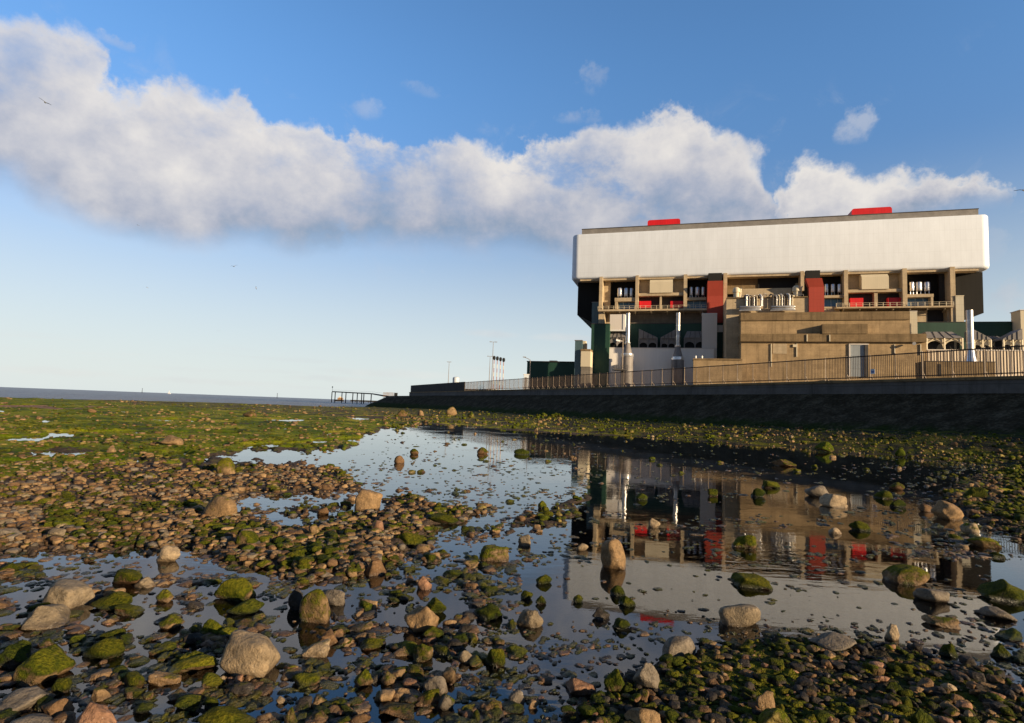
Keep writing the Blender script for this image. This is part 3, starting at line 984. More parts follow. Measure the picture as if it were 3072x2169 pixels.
# ------------------------------------------------------------------ stones one can point to
# x0, x1, y0, y1 in photo pixels, shape (r round a angular f flat p pointed o oval), tint, moss 0..1, label
STONES = [
    (127, 268, 1735, 1825, 'c', 'g', .12, 'large pale grey rounded boulder half in the water by the left edge'),
    (64, 205, 1806, 1888, 'p', 'g', .18, 'pale grey wedge-shaped stone lying against the large pale grey rounded boulder'),
    (462, 543, 1632, 1687, 'r', 'w', .05, 'pale tan rounded stone with its reflection in the water below the cobble bank'),
    (638, 766, 1728, 1808, 'a', 't', .72, 'yellow-green mossy boulder with a flat tan foot, left of the egg-shaped boulder'),
    (683, 787, 1792, 1846, 'r', 'k', .9, 'dark green mossy lump in front of the yellow-green mossy boulder'),
    (244, 369, 1906, 1982, 'r', 'b', .92, 'bright green mossy dome standing in still water with two pebbles at its side'),
    (47, 200, 1935, 2052, 'a', 't', .6, 'leaning slab with a mossy top and tan face, left of the mossy dome'),
    (-10, 101, 1923, 2005, 'a', 'k', .62, 'dark mossy stone cut by the left edge of the view above the leaning slab'),
    (-14, 129, 2064, 2146, 'a', 's', .2, 'grey banded angular stone at the lower left corner'),
    (118, 216, 2090, 2156, 'a', 'b', .15, 'brown blocky stone wedged beside the grey banded stone'),
    (20, 172, 2146, 2215, 'r', 's', .15, 'smooth grey stone at the very bottom, below the brown blocky stone'),
    (216, 345, 2111, 2215, 'a', 'p', .05, 'pinkish rough boulder at the bottom edge'),
    (655, 830, 1902, 2030, 'c', 'w', .1, 'big pale tan craggy boulder, the largest stone on the near shore'),
    (589, 672, 1853, 1912, 'p', 't', .7, 'mossy pointed stone just behind the big pale craggy boulder'),
    (272, 397, 1766, 1832, 'p', 'b', .85, 'green mossy hump right of the large pale grey rounded boulder'),
    (338, 432, 1810, 1846, 'f', 'b', .75, 'low flat mossy stone touching the green mossy hump'),
    (399, 463, 1728, 1764, 'r', 'g', .1, 'small white-speckled grey stone on the mossy ledge'),
    (328, 442, 1702, 1755, 'f', 'b', .75, 'long mossy ledge stone behind the white-speckled stone'),
    (472, 547, 1843, 1893, 'a', 't', .55, 'half mossy tan block in the water between hump and pointed stone'),
    (465, 526, 1763, 1808, 'a', 't', .55, 'tan stone with green shoulders, above the half mossy tan block'),
    (441, 543, 2014, 2058, 'f', 't', .3, 'thin flat slab lying in front of the green and tan bar stone'),
    (507, 648, 1984, 2020, 'f', 't', .55, 'long bar stone, dark green at one end and tan at the other'),
    (150, 207, 2035, 2086, 'r', 'b', .65, 'round green-capped cobble below the leaning slab'),
    (272, 334, 2061, 2107, 'a', 't', .4, 'tan slanted cobble lit by the sun, below the mossy dome'),
    (502, 571, 2069, 2107, 'a', 'b', .4, 'brown angular cobble below the thin flat slab'),
    (606, 659, 2090, 2132, 'p', 'k', .7, 'dark green pointed cobble below the white pebble'),
    (585, 770, 2116, 2200, 'r', 'b', .9, 'wide weed-covered hump at the bottom edge, left of centre'),
    (648, 678, 2028, 2054, 'r', 'w', 0, 'single white round pebble under the big pale craggy boulder'),
    (392, 456, 2106, 2146, 'r', 'k', .8, 'dark mossy round cobble near the bottom edge, right of the pinkish boulder'),
    (893, 994, 1759, 1871, 'o', 't', .62, 'smooth egg-shaped boulder, olive brown with a yellow-green cap'),
    (862, 917, 1756, 1830, 'r', 'k', .3, 'dark shaded boulder hidden behind the egg-shaped boulder'),
    (955, 1044, 1761, 1815, 'a', 's', .1, 'grey slabby stone lying behind the egg-shaped boulder'),
    (1205, 1321, 1812, 1901, 'a', 't', .2, 'tan-grey angular boulder with a dark shaded side in mid pool'),
    (1266, 1342, 1787, 1846, 'a', 'b', .85, 'bright mossy stone behind the tan-grey angular boulder'),
    (1414, 1511, 1805, 1862, 'p', 'k', .85, 'dark mossy wedge mirrored in the pool right of the tan-grey boulder'),
    (1433, 1532, 1636, 1684, 'c', 't', .55, 'square tan block with a mossy flat top, standing alone in the pool'),
    (1091, 1159, 1672, 1728, 'p', 'b', .1, 'brown pyramid stone at the edge of the cobble bank'),
    (1248, 1297, 1725, 1770, 'p', 'p', .1, 'small reddish pyramid stone right of the brown pyramid'),
    (900, 994, 1921, 1972, 'f', 'w', .15, 'flat pale slab mirrored in the water beside the big craggy boulder'),
    (952, 1015, 1888, 1940, 'a', 'b', .25, 'brown lump leaning behind the flat pale slab'),
    (1074, 1154, 1913, 1954, 'a', 'b', .75, 'weed-hung block right of the flat pale slab'),
    (1233, 1299, 1930, 1985, 'p', 't', .5, 'steep mossy-sided cone of tan stone below the tan-grey boulder'),
    (1375, 1419, 1953, 1991, 'r', 'g', .05, 'small round grey cobble between the cone and the mossy hump'),
    (1454, 1520, 1942, 2003, 'r', 'b', .72, 'mossy hump with a bald top near the small round grey cobble'),
    (1266, 1346, 2026, 2090, 'a', 's', .1, 'long bluish grey stone leaning on a mossy ball'),
    (1311, 1365, 2083, 2132, 'r', 's', .5, 'greenish grey ball-shaped stone under the long bluish grey stone'),
    (1058, 1123, 2007, 2065, 'a', 't', .6, 'moss-brown lump in the water below the weed-hung block'),
    (1140, 1189, 2017, 2061, 'a', 't', .55, 'green-capped brown stone right of the moss-brown lump'),
    (931, 982, 2087, 2128, 'a', 't', .45, 'tan stick-like stone with one mossy flank near the bottom edge'),
    (1046, 1112, 2139, 2180, 'r', 'b', .2, 'brown flattened cobble cut by the bottom edge'),
    (849, 893, 2125, 2185, 'p', 't', .45, 'upright tan stub at the bottom edge, right of the weed hump'),
    (1137, 1252, 2104, 2156, 'a', 'b', .5, 'dark block with a bright mossy top near the bottom edge'),
    (827, 863, 2089, 2113, 'r', 'w', 0, 'pinkish white pebble above the upright tan stub'),
    (1796, 1880, 1612, 1709, 'c', 't', .26, 'tall standing stone, dark on one side and tan on the other, before the white reflection'),
    (1545, 1632, 1822, 1883, 'p', 'g', .12, 'pale triangular stone with a thin band, alone in the pool'),
    (2150, 2286, 1801, 1882, 'o', 'g', .1, 'big pale tan rounded boulder at the edge of the weedy bank'),
    (1979, 2098, 1904, 1978, 'o', 's', .1, 'smooth grey rounded boulder below the big pale tan rounded boulder'),
    (1897, 1981, 1988, 2070, 'a', 's', .3, 'grey-brown faceted boulder on the weedy bank below the smooth grey one'),
    (1695, 1794, 2026, 2088, 'a', 'p', .1, 'mauve-brown blocky stone, left of the grey-brown faceted boulder'),
    (1807, 1878, 2007, 2085, 'a', 't', .6, 'flat-topped stone painted green with weed between two boulders'),
    (1873, 1988, 2118, 2190, 'a', 't', .15, 'tan rough stone at the bottom edge below the faceted boulder'),
    (1829, 1876, 1754, 1789, 'r', 'b', .85, 'green knob in the pool below the tall standing stone'),
    (1852, 1909, 1784, 1822, 'a', 'b', .8, 'mossy cube below the green knob in the pool'),
    (1834, 1892, 1853, 1891, 'r', 'b', .9, 'bright green ball at the tip of the weedy bank'),
    (1605, 1659, 1721, 1754, 'r', 'b', .9, 'round mossy islet in open water left of the tall standing stone'),
    (1561, 1601, 1770, 1800, 'r', 'b', .9, 'mossy islet, the left one of the two above the pale triangular stone'),
    (1605, 1641, 1786, 1815, 'r', 'b', .9, 'mossy islet, the right one of the two above the pale triangular stone'),
    (1718, 1753, 1784, 1810, 'r', 'b', .9, 'mossy islet at the corner of the white reflection'),
    (1772, 1834, 1822, 1860, 'a', 'k', .35, 'dark slanted stone leading to the green-topped tip of the bank'),
    (2265, 2335, 2074, 2135, 'p', 't', .2, 'tan pointed stone with a bright sunlit face in the weedy bank'),
    (1521, 1575, 2073, 2117, 'o', 's', .2, 'smooth long grey cobble with tan end at the bottom, left of the mauve-brown block'),
    (1582, 1613, 2100, 2126, 'r', 't', .05, 'small orange-tan pebble beside the smooth long grey cobble'),
    (2197, 2310, 1721, 1764, 'f', 'b', .95, 'flat raft of green weed on stone in the white reflection'),
    (2657, 2786, 1690, 1753, 'c', 't', .58, 'boulder with a dark weedy back and tan face at the end of the white reflection'),
    (2746, 2845, 1756, 1810, 'r', 's', .1, 'dark blue-grey smooth boulder in front of the weedy-backed boulder'),
    (2937, 3085, 1730, 1804, 'p', 'k', .8, 'long dark mossy hump at the right edge of the pool'),
    (2951, 3049, 1813, 1859, 'p', 's', .1, 'grey-brown low pyramid right of the white reflection'),
    (2988, 3085, 1887, 1923, 'f', 'k', .7, 'dark weedy bar at the right edge, below the low pyramid'),
    (2652, 2704, 1867, 1922, 'a', 'w', .2, 'pale creamy craggy stone at the top of the weedy bank'),
    (2425, 2575, 1904, 1958, 'a', 's', .2, 'long rough grey-brown stone lying along the weedy bank'),
    (2819, 2868, 1928, 1972, 'p', 'b', .85, 'mossy peak on the pool edge right of the pale creamy stone'),
    (2979, 3045, 1930, 1978, 'p', 'b', .85, 'triangular mossy stone in dark blue water at the right edge'),
    (2774, 2873, 1850, 1881, 'f', 't', .3, 'flat tan stone awash between the blue-grey boulder and the mossy peak'),
    (2690, 2739, 2089, 2126, 'r', 'b', .85, 'green dome stone deep in the weedy bank, lower right'),
    (2645, 2715, 2040, 2085, 'a', 'k', .6, 'dark angular stone with weed, above the green dome stone'),
    (2265, 2373, 2120, 2185, 'r', 'y', .5, 'yellowish smooth boulder at the bottom edge below the tan pointed stone'),
    (2843, 2892, 2078, 2112, 'a', 'b', .3, 'brown angular cobble among weed, right of the green dome stone'),
    (2826, 2871, 2047, 2078, 'a', 'w', .15, 'pale flat-faced cobble above the brown angular one in the weedy bank'),
    (2745, 2805, 2034, 2066, 'r', 'b', .15, 'brown smooth cobble left of the pale flat-faced cobble'),
    (2728, 2800, 2130, 2185, 'f', 'k', .75, 'dark slab with a weed mat at the bottom edge, lower right'),
    (2413, 2494, 1451, 1492, 'r', 's', .08, 'smooth grey boulder, the rear one of a touching pair in the pool'),
    (2463, 2537, 1476, 1522, 'p', 'w', .08, 'creamy peaked boulder, the front one of a touching pair in the pool'),
    (2320, 2387, 1374, 1400, 'a', 'b', .5, 'dark green stone with one tan end near the far side of the pool'),
    (2683, 2718, 1343, 1365, 'r', 'y', .9, 'yellow-green mossy round stone on the far beach by the wall'),
    (2796, 2892, 1494, 1560, 'a', 't', .2, 'angular boulder, black on one face and sunlit tan on the other, at the right shore'),
    (2755, 2803, 1508, 1536, 'r', 'b', .1, 'brown cobble leaning on the black and tan angular boulder'),
    (2881, 2940, 1564, 1603, 'r', 'w', .4, 'pale stone with a yellow-green crown below the black and tan boulder'),
    (2900, 3001, 1601, 1643, 'r', 't', .7, 'long olive mossy stone beside the bright water at the right edge'),
    (2190, 2274, 1597, 1647, 'r', 't', .6, 'tan stone with a thick lime-green cap in the middle of the reflection'),
    (2550, 2605, 1557, 1592, 'r', 'b', .85, 'round green mossy stone right of the creamy peaked boulder'),
    (2485, 2524, 1581, 1603, 'r', 'w', .05, 'small pale cobble in the brown reflection below the touching pair'),
    (2287, 2344, 1440, 1465, 'f', 'b', .9, 'flat mossy stone left of the touching pair of boulders'),
    (2252, 2300, 1461, 1492, 'r', 'k', .75, 'dark round stone with weed in front of the flat mossy stone'),
    (2624, 2676, 1468, 1496, 'r', 'b', .85, 'shaggy green stone right of the touching pair of boulders'),
    (2666, 2715, 1494, 1522, 'r', 'k', .8, 'dark weedy stone below the shaggy green stone'),
    (2666, 2711, 1444, 1470, 'a', 'b', .5, 'half green stone with an orange sunlit edge above the shaggy green stone'),
    (2889, 2963, 1455, 1492, 'p', 'b', .8, 'olive hump among weed on the right shore'),
    (2448, 2504, 1322, 1349, 'a', 'y', .75, 'yellow weed-covered blocky stone on the far beach'),
    (1539, 1591, 1344, 1364, 'p', 'k', .85, 'dark green pointed stone alone in the pale blue water'),
    (1944, 1981, 1552, 1583, 'p', 'w', .1, 'small pale pointed stone below the reflected grey building'),
    (2118, 2157, 1463, 1489, 'r', 'b', .6, 'green-topped cobble near the far end of the brown reflection'),
    (1903, 1945, 1478, 1500, 'r', 't', .7, 'mossy tan cobble standing in the dark reflection of the grey building'),
    (1552, 1594, 1598, 1638, 'a', 'g', .15, 'grey blocky stone with a white top, below the scattered cobbles'),
    (1726, 1767, 1626, 1654, 'r', 'w', .1, 'pale round stone left of the tall standing stone'),
    (1059, 1148, 1463, 1533, 'c', 't', .08, 'big round brown boulder at the end of the narrow blue inlet'),
    (946, 989, 1519, 1546, 'a', 'b', .1, 'brown stone in the narrow blue inlet, left of the big round brown boulder'),
    (1275, 1378, 1538, 1575, 'f', 'b', .85, 'long mossy ridge stone between blue channels'),
    (1174, 1285, 1589, 1640, 'a', 'b', .85, 'dark mossy block with a sunlit front edge, below the long mossy ridge'),
    (923, 960, 1568, 1605, 'r', 't', .6, 'mossy tan cobble below the narrow blue inlet'),
    (1113, 1153, 1558, 1597, 'a', 'p', .1, 'rough reddish tan stone below the big round brown boulder'),
    (1336, 1371, 1217, 1246, 'r', 't', .42, 'tan boulder on the green strand, seen against the dark sea wall'),
    (1188, 1224, 1228, 1247, 'a', 'b', .45, 'brown boulder on the green strand, left of the tan one by the sea wall'),
    (1250, 1274, 1229, 1246, 'r', 't', .2, 'small tan stone between two boulders on the green strand'),
    (1400, 1424, 1236, 1252, 'a', 'y', .6, 'small yellow-green block on the green strand by the dark wall'),
    (1179, 1214, 1364, 1391, 'r', 'b', .45, 'brown and green stone in the pale blue water, left of the dark pointed one'),
    (1228, 1258, 1344, 1364, 'r', 'b', .6, 'round dark stone in the pale blue water above the brown and green stone'),
    (1428, 1466, 1339, 1362, 'r', 'b', .55, 'low brown stone left of the dark green pointed stone'),
    (702, 778, 1587, 1646, 'r', 't', .68, 'round mossy boulder with a tan foot on the cobble bank'),
    (481, 547, 1302, 1335, 'p', 't', .2, 'tan triangular boulder on the green flat'),
    (646, 707, 1368, 1424, 'o', 't', .55, 'upright oval boulder, brown with a bright green edge, on the bank'),
    (608, 720, 1478, 1550, 'o', 't', .35, 'large brown boulder with a cleft at the head of the blue inlet'),
    (319, 345, 1332, 1358, 'p', 't', .2, 'small tan upright stone by the puddle on the green flat'),
    (223, 258, 1425, 1448, 'p', 't', .1, 'small tan peak stone at the edge of the green flat'),
    (727, 775, 1230, 1250, 'p', 'b', .45, 'brown low rock far out on the green flat near the sea'),
    (92, 138, 1482, 1512, 'r', 't', .1, 'tan rounded cobble at the upper left of the cobble bank'),
    (-8, 52, 1580, 1616, 'r', 's', .1, 'grey-brown cobble at the left edge of the cobble bank'),
    (140, 196, 1580, 1612, 'r', 'g', .2, 'grey rounded cobble on the cobble bank near the left edge'),
    (258, 292, 1223, 1238, 'r', 'b', .45, 'brown lump on the far green flat near the left edge'),
    (1612, 1642, 1500, 1526, 'r', 't', .55, 'mossy tan cobble on the stony islet in the blue water'),
]
_rng = np.random.default_rng(11)
TAKEN = []
LAND = []
for si, row in enumerate(STONES):
    x0, x1, y0, y1, shp, tint, moss, label = row
    Q, ctr, f, rc = place_stone(np.random.default_rng(100 + si), x0, x1, y0, y1, 4 if x1 - x0 > 55 else 3, shp, tint, moss + (0.06 if moss > 0.3 else 0.02))
    big = x1 - x0 > 75
    stone_object('boulder' if big else 'stone', Q, ctr, f, rc, label, 'boulder' if big else 'stone')
    TAKEN.append((x0, x1, y0, y1))
    LAND.append(((x0 + x1) / 2, y1))
# the small heap of stones under the wall
HEAP = []
for i in range(22):
    fx = i / 21
    hx = 1622 + 84 * fx + _rng.uniform(-4, 4)
    top = 1224 + 20 * abs(fx - 0.35) ** 1.2 * 1.6
    hy = _rng.uniform(top + 6, 1258)
    w = _rng.uniform(9, 17)
    p = at_z(hx, 1256, 0.25)
    d = p[1] + (1256 - hy) * 0.05
    W = w * d / FPX
    S, f = stone_shape(_rng, 2, 'a')
    zc = max(0.12, 0.25 + (1256 - hy) * d / FPX - W * 0.3)
    ctr = np.array([(hx - 1536) / FPX * d, d, zc])
    HEAP.append((S * W / 2 * (1, .9, .8), ctr, f, np.concatenate([np.array(TINTS['t' if hy < 1238 else 'y']) * _rng.uniform(.8, 1.2), [0.15 if hy < 1238 else 0.8]])))
hv, hf, hc, n = [], [], [], 0
for S, c, f, rc in HEAP:
    hv.append(S + c)
    hf.append(f + n)
    hc.append(np.tile(rc, (len(S), 1)))
    n += len(S)
hp = np.vstack(hv)
hb = np.array([hp[:, 0].mean(), hp[:, 1].mean(), 0])
_h = fast_mesh('stone_heap', hp - hb, np.vstack(hf), M['rock'], {'rc': np.vstack(hc)})
_h.location = hb
tag(_h, 'low heap of small stones and weed on the strand against the dark sea wall', 'stone heap', None, 'stuff')

# ------------------------------------------------------------------ cobbles in their thousands
LIB2 = [stone_shape(_rng, 2, 'rafafapf'[i % 8]) for i in range(48)]
LIB3 = [stone_shape(_rng, 3, 'rafafapf'[i % 8]) for i in range(48)]


def scatter(n, box, size, seed, keep, mossy, tints, flat=0.5, spread=0.62, clear=True):
    """sample places in a quadrilateral patch of shore"""
    rng = np.random.default_rng(seed)
    u = rng.uniform(box[0], box[1], n)
    v = rng.uniform(box[2], box[3], n)
    ok = v > 1160.6 + 0.037 * u + 22
    u, v = u[ok], v[ok]
    hv = v - (1160.6 + 0.037 * u)
    Y = H * FPX / hv
    X = (u - 1536) / FPX * Y
    P = np.array([at_z(a, b, 0.0) for a, b in zip(u, v)])
    X, Y = P[:, 0], P[:, 1]
    z, g, s = relief(X, Y)
    o, t = wall_coords(X, Y)
    pr = keep(z, g, s, u, v) * (o > 6.2)
    ok = rng.uniform(size=len(u)) < pr
    if clear:
        for x0, x1, y0, y1 in TAKEN:
            ok &= ~((u > x0 - 4) & (u < x1 + 4) & (v > y0 + (y1 - y0) * 0.55) & (v < y1 + 9))
    u, v, X, Y, z, g = u[ok], v[ok], X[ok], Y[ok], z[ok], g[ok]
    m = len(u)
    px = size(u, v) * np.clip(np.exp(rng.normal(0, spread, m)), 0.3, 2.3)
    W = px * Y / FPX
    ti = np.array([TINTS[c] for c in tints])[rng.integers(0, len(tints), m)] * rng.uniform(0.7, 1.25, (m, 1))
    mo = np.clip(mossy(z, g, u, v) + rng.normal(0, 0.22, m), 0, 1)
    patch = fbm(u / 90, v / 30, 55, 3)
    mo = np.clip(mo + (patch - 0.5) * 1.7, 0, 1)
    return dict(u=u, v=v, X=X, Y=Y, z=z, W=W, px=px, t=ti, m=mo, flat=np.full(m, flat), k=rng.integers(0, 48, m),
                yaw=rng.uniform(0, 6.283, m), el=rng.uniform(0.55, 0.95, m), fl=flat * rng.uniform(0.6, 1.35, m), lib=np.where(px > 30, 3, 2))


def cat(parts):
    return {k: np.concatenate([p[k] for p in parts]) for k in parts[0]}


def sz(pts):
    return lambda u, v: np.interp(v - 0.037 * u, [p[0] for p in pts], [p[1] for p in pts])


SIZE = sz([(1190, 4.5), (1230, 6.5), (1300, 9), (1400, 12), (1500, 15), (1620, 19), (1800, 25), (1950, 29), (2150, 33)])
SMALL = sz([(1190, 3.5), (1300, 6), (1500, 11), (1700, 15), (2150, 19)])
ALL = cat([
    # banks of cobbles
    scatter(24000, (-120, 1500, 1400, 1760), lambda u, v: SIZE(u, v) * 0.82, 1, lambda z, g, s, u, v: np.where(z > -0.035, 0.40 * s, 0.03), lambda z, g, u, v: 0.30 + 0.2 * g, 'ttbbgtbsb'),
    scatter(9000, (-120, 1500, 1400, 1760), SMALL, 2, lambda z, g, s, u, v: np.where(z > -0.04, 0.5 * s, 0.02), lambda z, g, u, v: 0.28 + 0.2 * g, 'ttbbtbsb'),
    # stones strewn over the green flat
    scatter(7000, (-150, 1300, 1195, 1480), lambda u, v: SIZE(u, v) * 0.95, 3, lambda z, g, s, u, v: np.where((z > -0.02) & (g > 0.5), 0.26 + 0.5 * (fbm(u / 130, v / 30, 71) > 0.53), 0.0), lambda z, g, u, v: 0.45, 'ttbytb', 0.42),
    # tufts and lumps of weed
    scatter(16000, (-150, 1350, 1190, 1500), lambda u, v: SIZE(u, v) * 0.9, 23, lambda z, g, s, u, v: np.where((z > -0.02) & (g > 0.4), 0.22 + 0.4 * (fbm(u / 150, v / 35, 61) > 0.54), 0.0), lambda z, g, u, v: 0.92, 'yybt', 0.28, 0.5, False),
    scatter(9000, (1150, 3250, 1240, 1440), SIZE, 24, lambda z, g, s, u, v: np.where((z > -0.03) & (g > 0.4), 0.12 + 0.4 * (fbm(u / 160, v / 30, 91) > 0.5), 0.02), lambda z, g, u, v: 0.95, 'yb', 0.5, 0.5, False),
    scatter(3200, (1450, 3250, 1400, 2200), lambda u, v: SIZE(u, v) * 0.6, 25, lambda z, g, s, u, v: np.where(z > -0.035, 0.05 + 0.5 * (fbm(u / 110, v / 50, 81) > 0.53), 0.02), lambda z, g, u, v: 0.9, 'kkb', 0.34, 0.5, True),
    scatter(1500, (-100, 1500, 1500, 2200), lambda u, v: SIZE(u, v) * 0.8, 26, lambda z, g, s, u, v: np.where(z > -0.03, 0.25, 0.10), lambda z, g, u, v: 1.0, 'kb', 0.4, 0.5, True),
    # weedy bank, lower right: dark weed and stones, tinted darker still for shade
    scatter(2600, (1450, 3200, 1880, 2200), lambda u, v: SIZE(u, v) * 0.62, 4, lambda z, g, s, u, v: np.where(z > -0.04, 0.25, 0.07), lambda z, g, u, v: 0.5, 'bkkbkkt', 0.5),
    scatter(6500, (1450, 3200, 1860, 2200), SMALL, 5, lambda z, g, s, u, v: np.where(z > -0.05, 0.30, 0.08), lambda z, g, u, v: 0.38, 'bktkkbp', 0.5),
    # near shallows, left
    scatter(5200, (-120, 1560, 1660, 2200), SIZE, 6, lambda z, g, s, u, v: 0.05 + 0.42 * clump(u, v) + 0.06 * (v > 1990), lambda z, g, u, v: 0.6, 'bbttkkb', 0.55),
    scatter(13000, (-120, 1560, 1660, 2200), lambda u, v: SMALL(u, v) * 1.15, 7, lambda z, g, s, u, v: 0.05 + 0.5 * clump(u, v), lambda z, g, u, v: 0.45, 'bbtkpb', 0.5),
    # among the blue channels and in the long pool
    scatter(4200, (900, 1760, 1300, 1700), lambda u, v: SIZE(u, v) * 0.9, 8, lambda z, g, s, u, v: 0.03 + 0.5 * np.maximum(clump(u, v), fbm(u / 70, v / 22, 18) > 0.57), lambda z, g, u, v: 0.5, 'bbtty', 0.55),
    scatter(2600, (1500, 2900, 1380, 1700), SIZE, 9, lambda z, g, s, u, v: 0.02 + 0.4 * (fbm(u / 80, v / 20, 28) > 0.56), lambda z, g, u, v: 0.68, 'bbtkk', 0.5),
    scatter(3000, (1500, 3000, 1380, 1900), SMALL, 10, lambda z, g, s, u, v: 0.006 + 0.4 * (fbm(u / 80, v / 20, 28) > 0.555), lambda z, g, u, v: 0.7, 'bbtk', 0.4),
    # right shore
    scatter(3400, (2650, 3250, 1380, 1680), SIZE, 11, lambda z, g, s, u, v: np.where(z > -0.03, 0.5, 0.12), lambda z, g, u, v: 0.6, 'bbkkt', 0.6),
    scatter(3600, (2650, 3250, 1340, 1680), SMALL, 12, lambda z, g, s, u, v: np.where(z > -0.03, 0.6, 0.12), lambda z, g, u, v: 0.5, 'bbktt', 0.6),
    # shingle under the wall
    scatter(9000, (1150, 3250, 1240, 1430), SIZE, 13, lambda z, g, s, u, v: np.where((z > -0.05) & (g > 0.5), 0.55, 0.05), lambda z, g, u, v: 0.6, 'ttyyb', 0.7),
    scatter(7000, (1150, 3250, 1240, 1430), SMALL, 14, lambda z, g, s, u, v: np.where((z > -0.05) & (g > 0.5), 0.55, 0.06), lambda z, g, u, v: 0.55, 'tttyw', 0.7),
])
# the largest are things of their own, the rest is one mass of shingle
N_OWN = 150
order = np.argsort(-ALL['px'] * np.sqrt(ALL['fl']))
inview = (ALL['u'] > 20) & (ALL['u'] < 3050) & (ALL['v'] < 2150)
own = [i for i in order if inview[i]][:N_OWN * 3]
LANDNAME = {}
for (x0, x1, y0, y1, shp, tint, moss, label), c in zip(STONES, LAND):
    s = label.split(',')[0]
    for w in (' half in', ' lying', ' with', ' in ', ' on ', ' behind', ' just', ' at ', ' standing', ' touching', ' below', ' near', ' beside', ' cut',
              ' wedged', ' leaning', ' mirrored', ' hidden', ' right of', ' left of', ' between', ' under', ' above', ' alone', ' among', ' deep',
              ' awash', ' lit ', ' leading', ' seen', ' far ', ' by ', ' painted'):
        s = s.split(w)[0]
    LANDNAME[c] = s.strip()
uniq = [c for c in LAND if list(LANDNAME.values()).count(LANDNAME[c]) == 1]


def own_label(i):
    u, v, m, W, fl = (ALL[k][i] for k in ('u', 'v', 'm', 'px', 'fl'))
    t = ALL['t'][i]
    if m > 0.72:
        c = 'green mossy'
    elif m > 0.48:
        c = 'half mossy brown'
    elif t.mean() < 0.075:
        c = 'dark'
    elif t[0] > 1.75 * t[2] and t.mean() < 0.2:
        c = 'brown'
    elif t[0] > 1.5 * t[2]:
        c = 'tan'
    else:
        c = 'grey'
    s = 'low' if fl < 0.5 else 'stout' if fl > 0.75 else 'plain'
    L = min(uniq, key=lambda q: (q[0] - u) ** 2 + ((q[1] - v) * 2) ** 2)
    du, dv = u - L[0], v - L[1]
    if abs(du) > 2 * abs(dv):
        w = 'left of' if du < 0 else 'right of'
    else:
        w = 'behind' if dv < 0 else 'in front of'
    far = math.hypot(du, 2 * dv)
    w = ('close ' if far < 75 else 'well ' if far > 170 else '') + w
    return f'{c} {s if s != "plain" else ""} cobble {w} the {LANDNAME[L]}'.replace('  ', ' ')


done, seen, chosen = 0, set(), []
for i in own:
    lb = own_label(i)
    if lb in seen or len(lb.split()) > 16:
        continue
    seen.add(lb)
    chosen.append((i, lb))
    if len(chosen) >= N_OWN:
        break


def verts_of(i, lib):
    S, f = (LIB3 if lib == 3 else LIB2)[ALL['k'][i]]
    W = ALL['W'][i]
    Q = S * (W / 2 * 1.08, W / 2 * ALL['el'][i], W / 2 * ALL['fl'][i])
    c, s = math.cos(ALL['yaw'][i]), math.sin(ALL['yaw'][i])
    Q = Q @ np.array([[c, -s, 0], [s, c, 0], [0, 0, 1]]).T
    hgt = W / 2 * ALL['fl'][i]
    z = max(ALL['z'][i], -0.06) + hgt * 0.45
    if ALL['z'][i] < 0 and z + hgt < 0.006 + 0.06 * W:
        z = 0.006 + 0.06 * W - hgt
    return Q, np.array([ALL['X'][i], ALL['Y'][i], z]), f


for i, lb in chosen:
    Q, c, f = verts_of(i, 3)
    stone_object('cobble', Q, c, f, np.concatenate([ALL['t'][i], [ALL['m'][i]]]), lb, 'cobble', 'cobbles strewn over the foreshore')
mine = {i for i, _ in chosen}
for lib in (2, 3):
    vv, ff, cc, n = [], [], [], 0
    for i in range(len(ALL['u'])):
        if i in mine or ALL['lib'][i] != lib:
            continue
        Q, c, f = verts_of(i, lib)
        vv.append((Q + c).astype(np.float32))
        ff.append(f + n)
        cc.append(np.tile(np.concatenate([ALL['t'][i], [ALL['m'][i]]]).astype(np.float32), (len(Q), 1)))
        n += len(Q)
    if lib == 2:
        A2 = (vv, ff, cc, n)
    else:
        V = np.vstack(A2[0] + vv)
        F = np.vstack(A2[1] + [f + A2[3] for f in ff])
        C = np.vstack(A2[2] + cc)
        tag(fast_mesh('shingle', V, F, M['rock'], {'rc': C}), 'shingle of countless small brown and weed-green stones all over the foreshore', 'shingle', None, 'stuff')
print('stones', len(ALL['u']), 'own', len(chosen), 'shingle verts', len(V))
# ------------------------------------------------------------------ power station
GZ = 4.45                                  # level of the yard behind the wall


def fthing(name, label, cat, u, v, group=None, z=GZ):
    return thing(name, label, cat, FW(u, v, z), FROT, group)


ZT = 61.5
ZB = FL(2340, 818, 0)[1] - 0.3
UL = 0.0
UR = 116.4
st = fthing('power_station', 'huge power station block with a white upper box over black and concrete bays', 'power station', 58, 0)

# white upper box with generously rounded corners
R = 2.6
ring = []
for cx, cy, a0 in ((UL, -R, 180), (UR, -R, 90), (UR, -44 + R, 0), (UL, -44 + R, -90)):
    for a in range(0, 91, 9):
        t = math.radians(a0 - a)
        ring.append((cx + R * math.cos(t), cy + R * math.sin(t)))
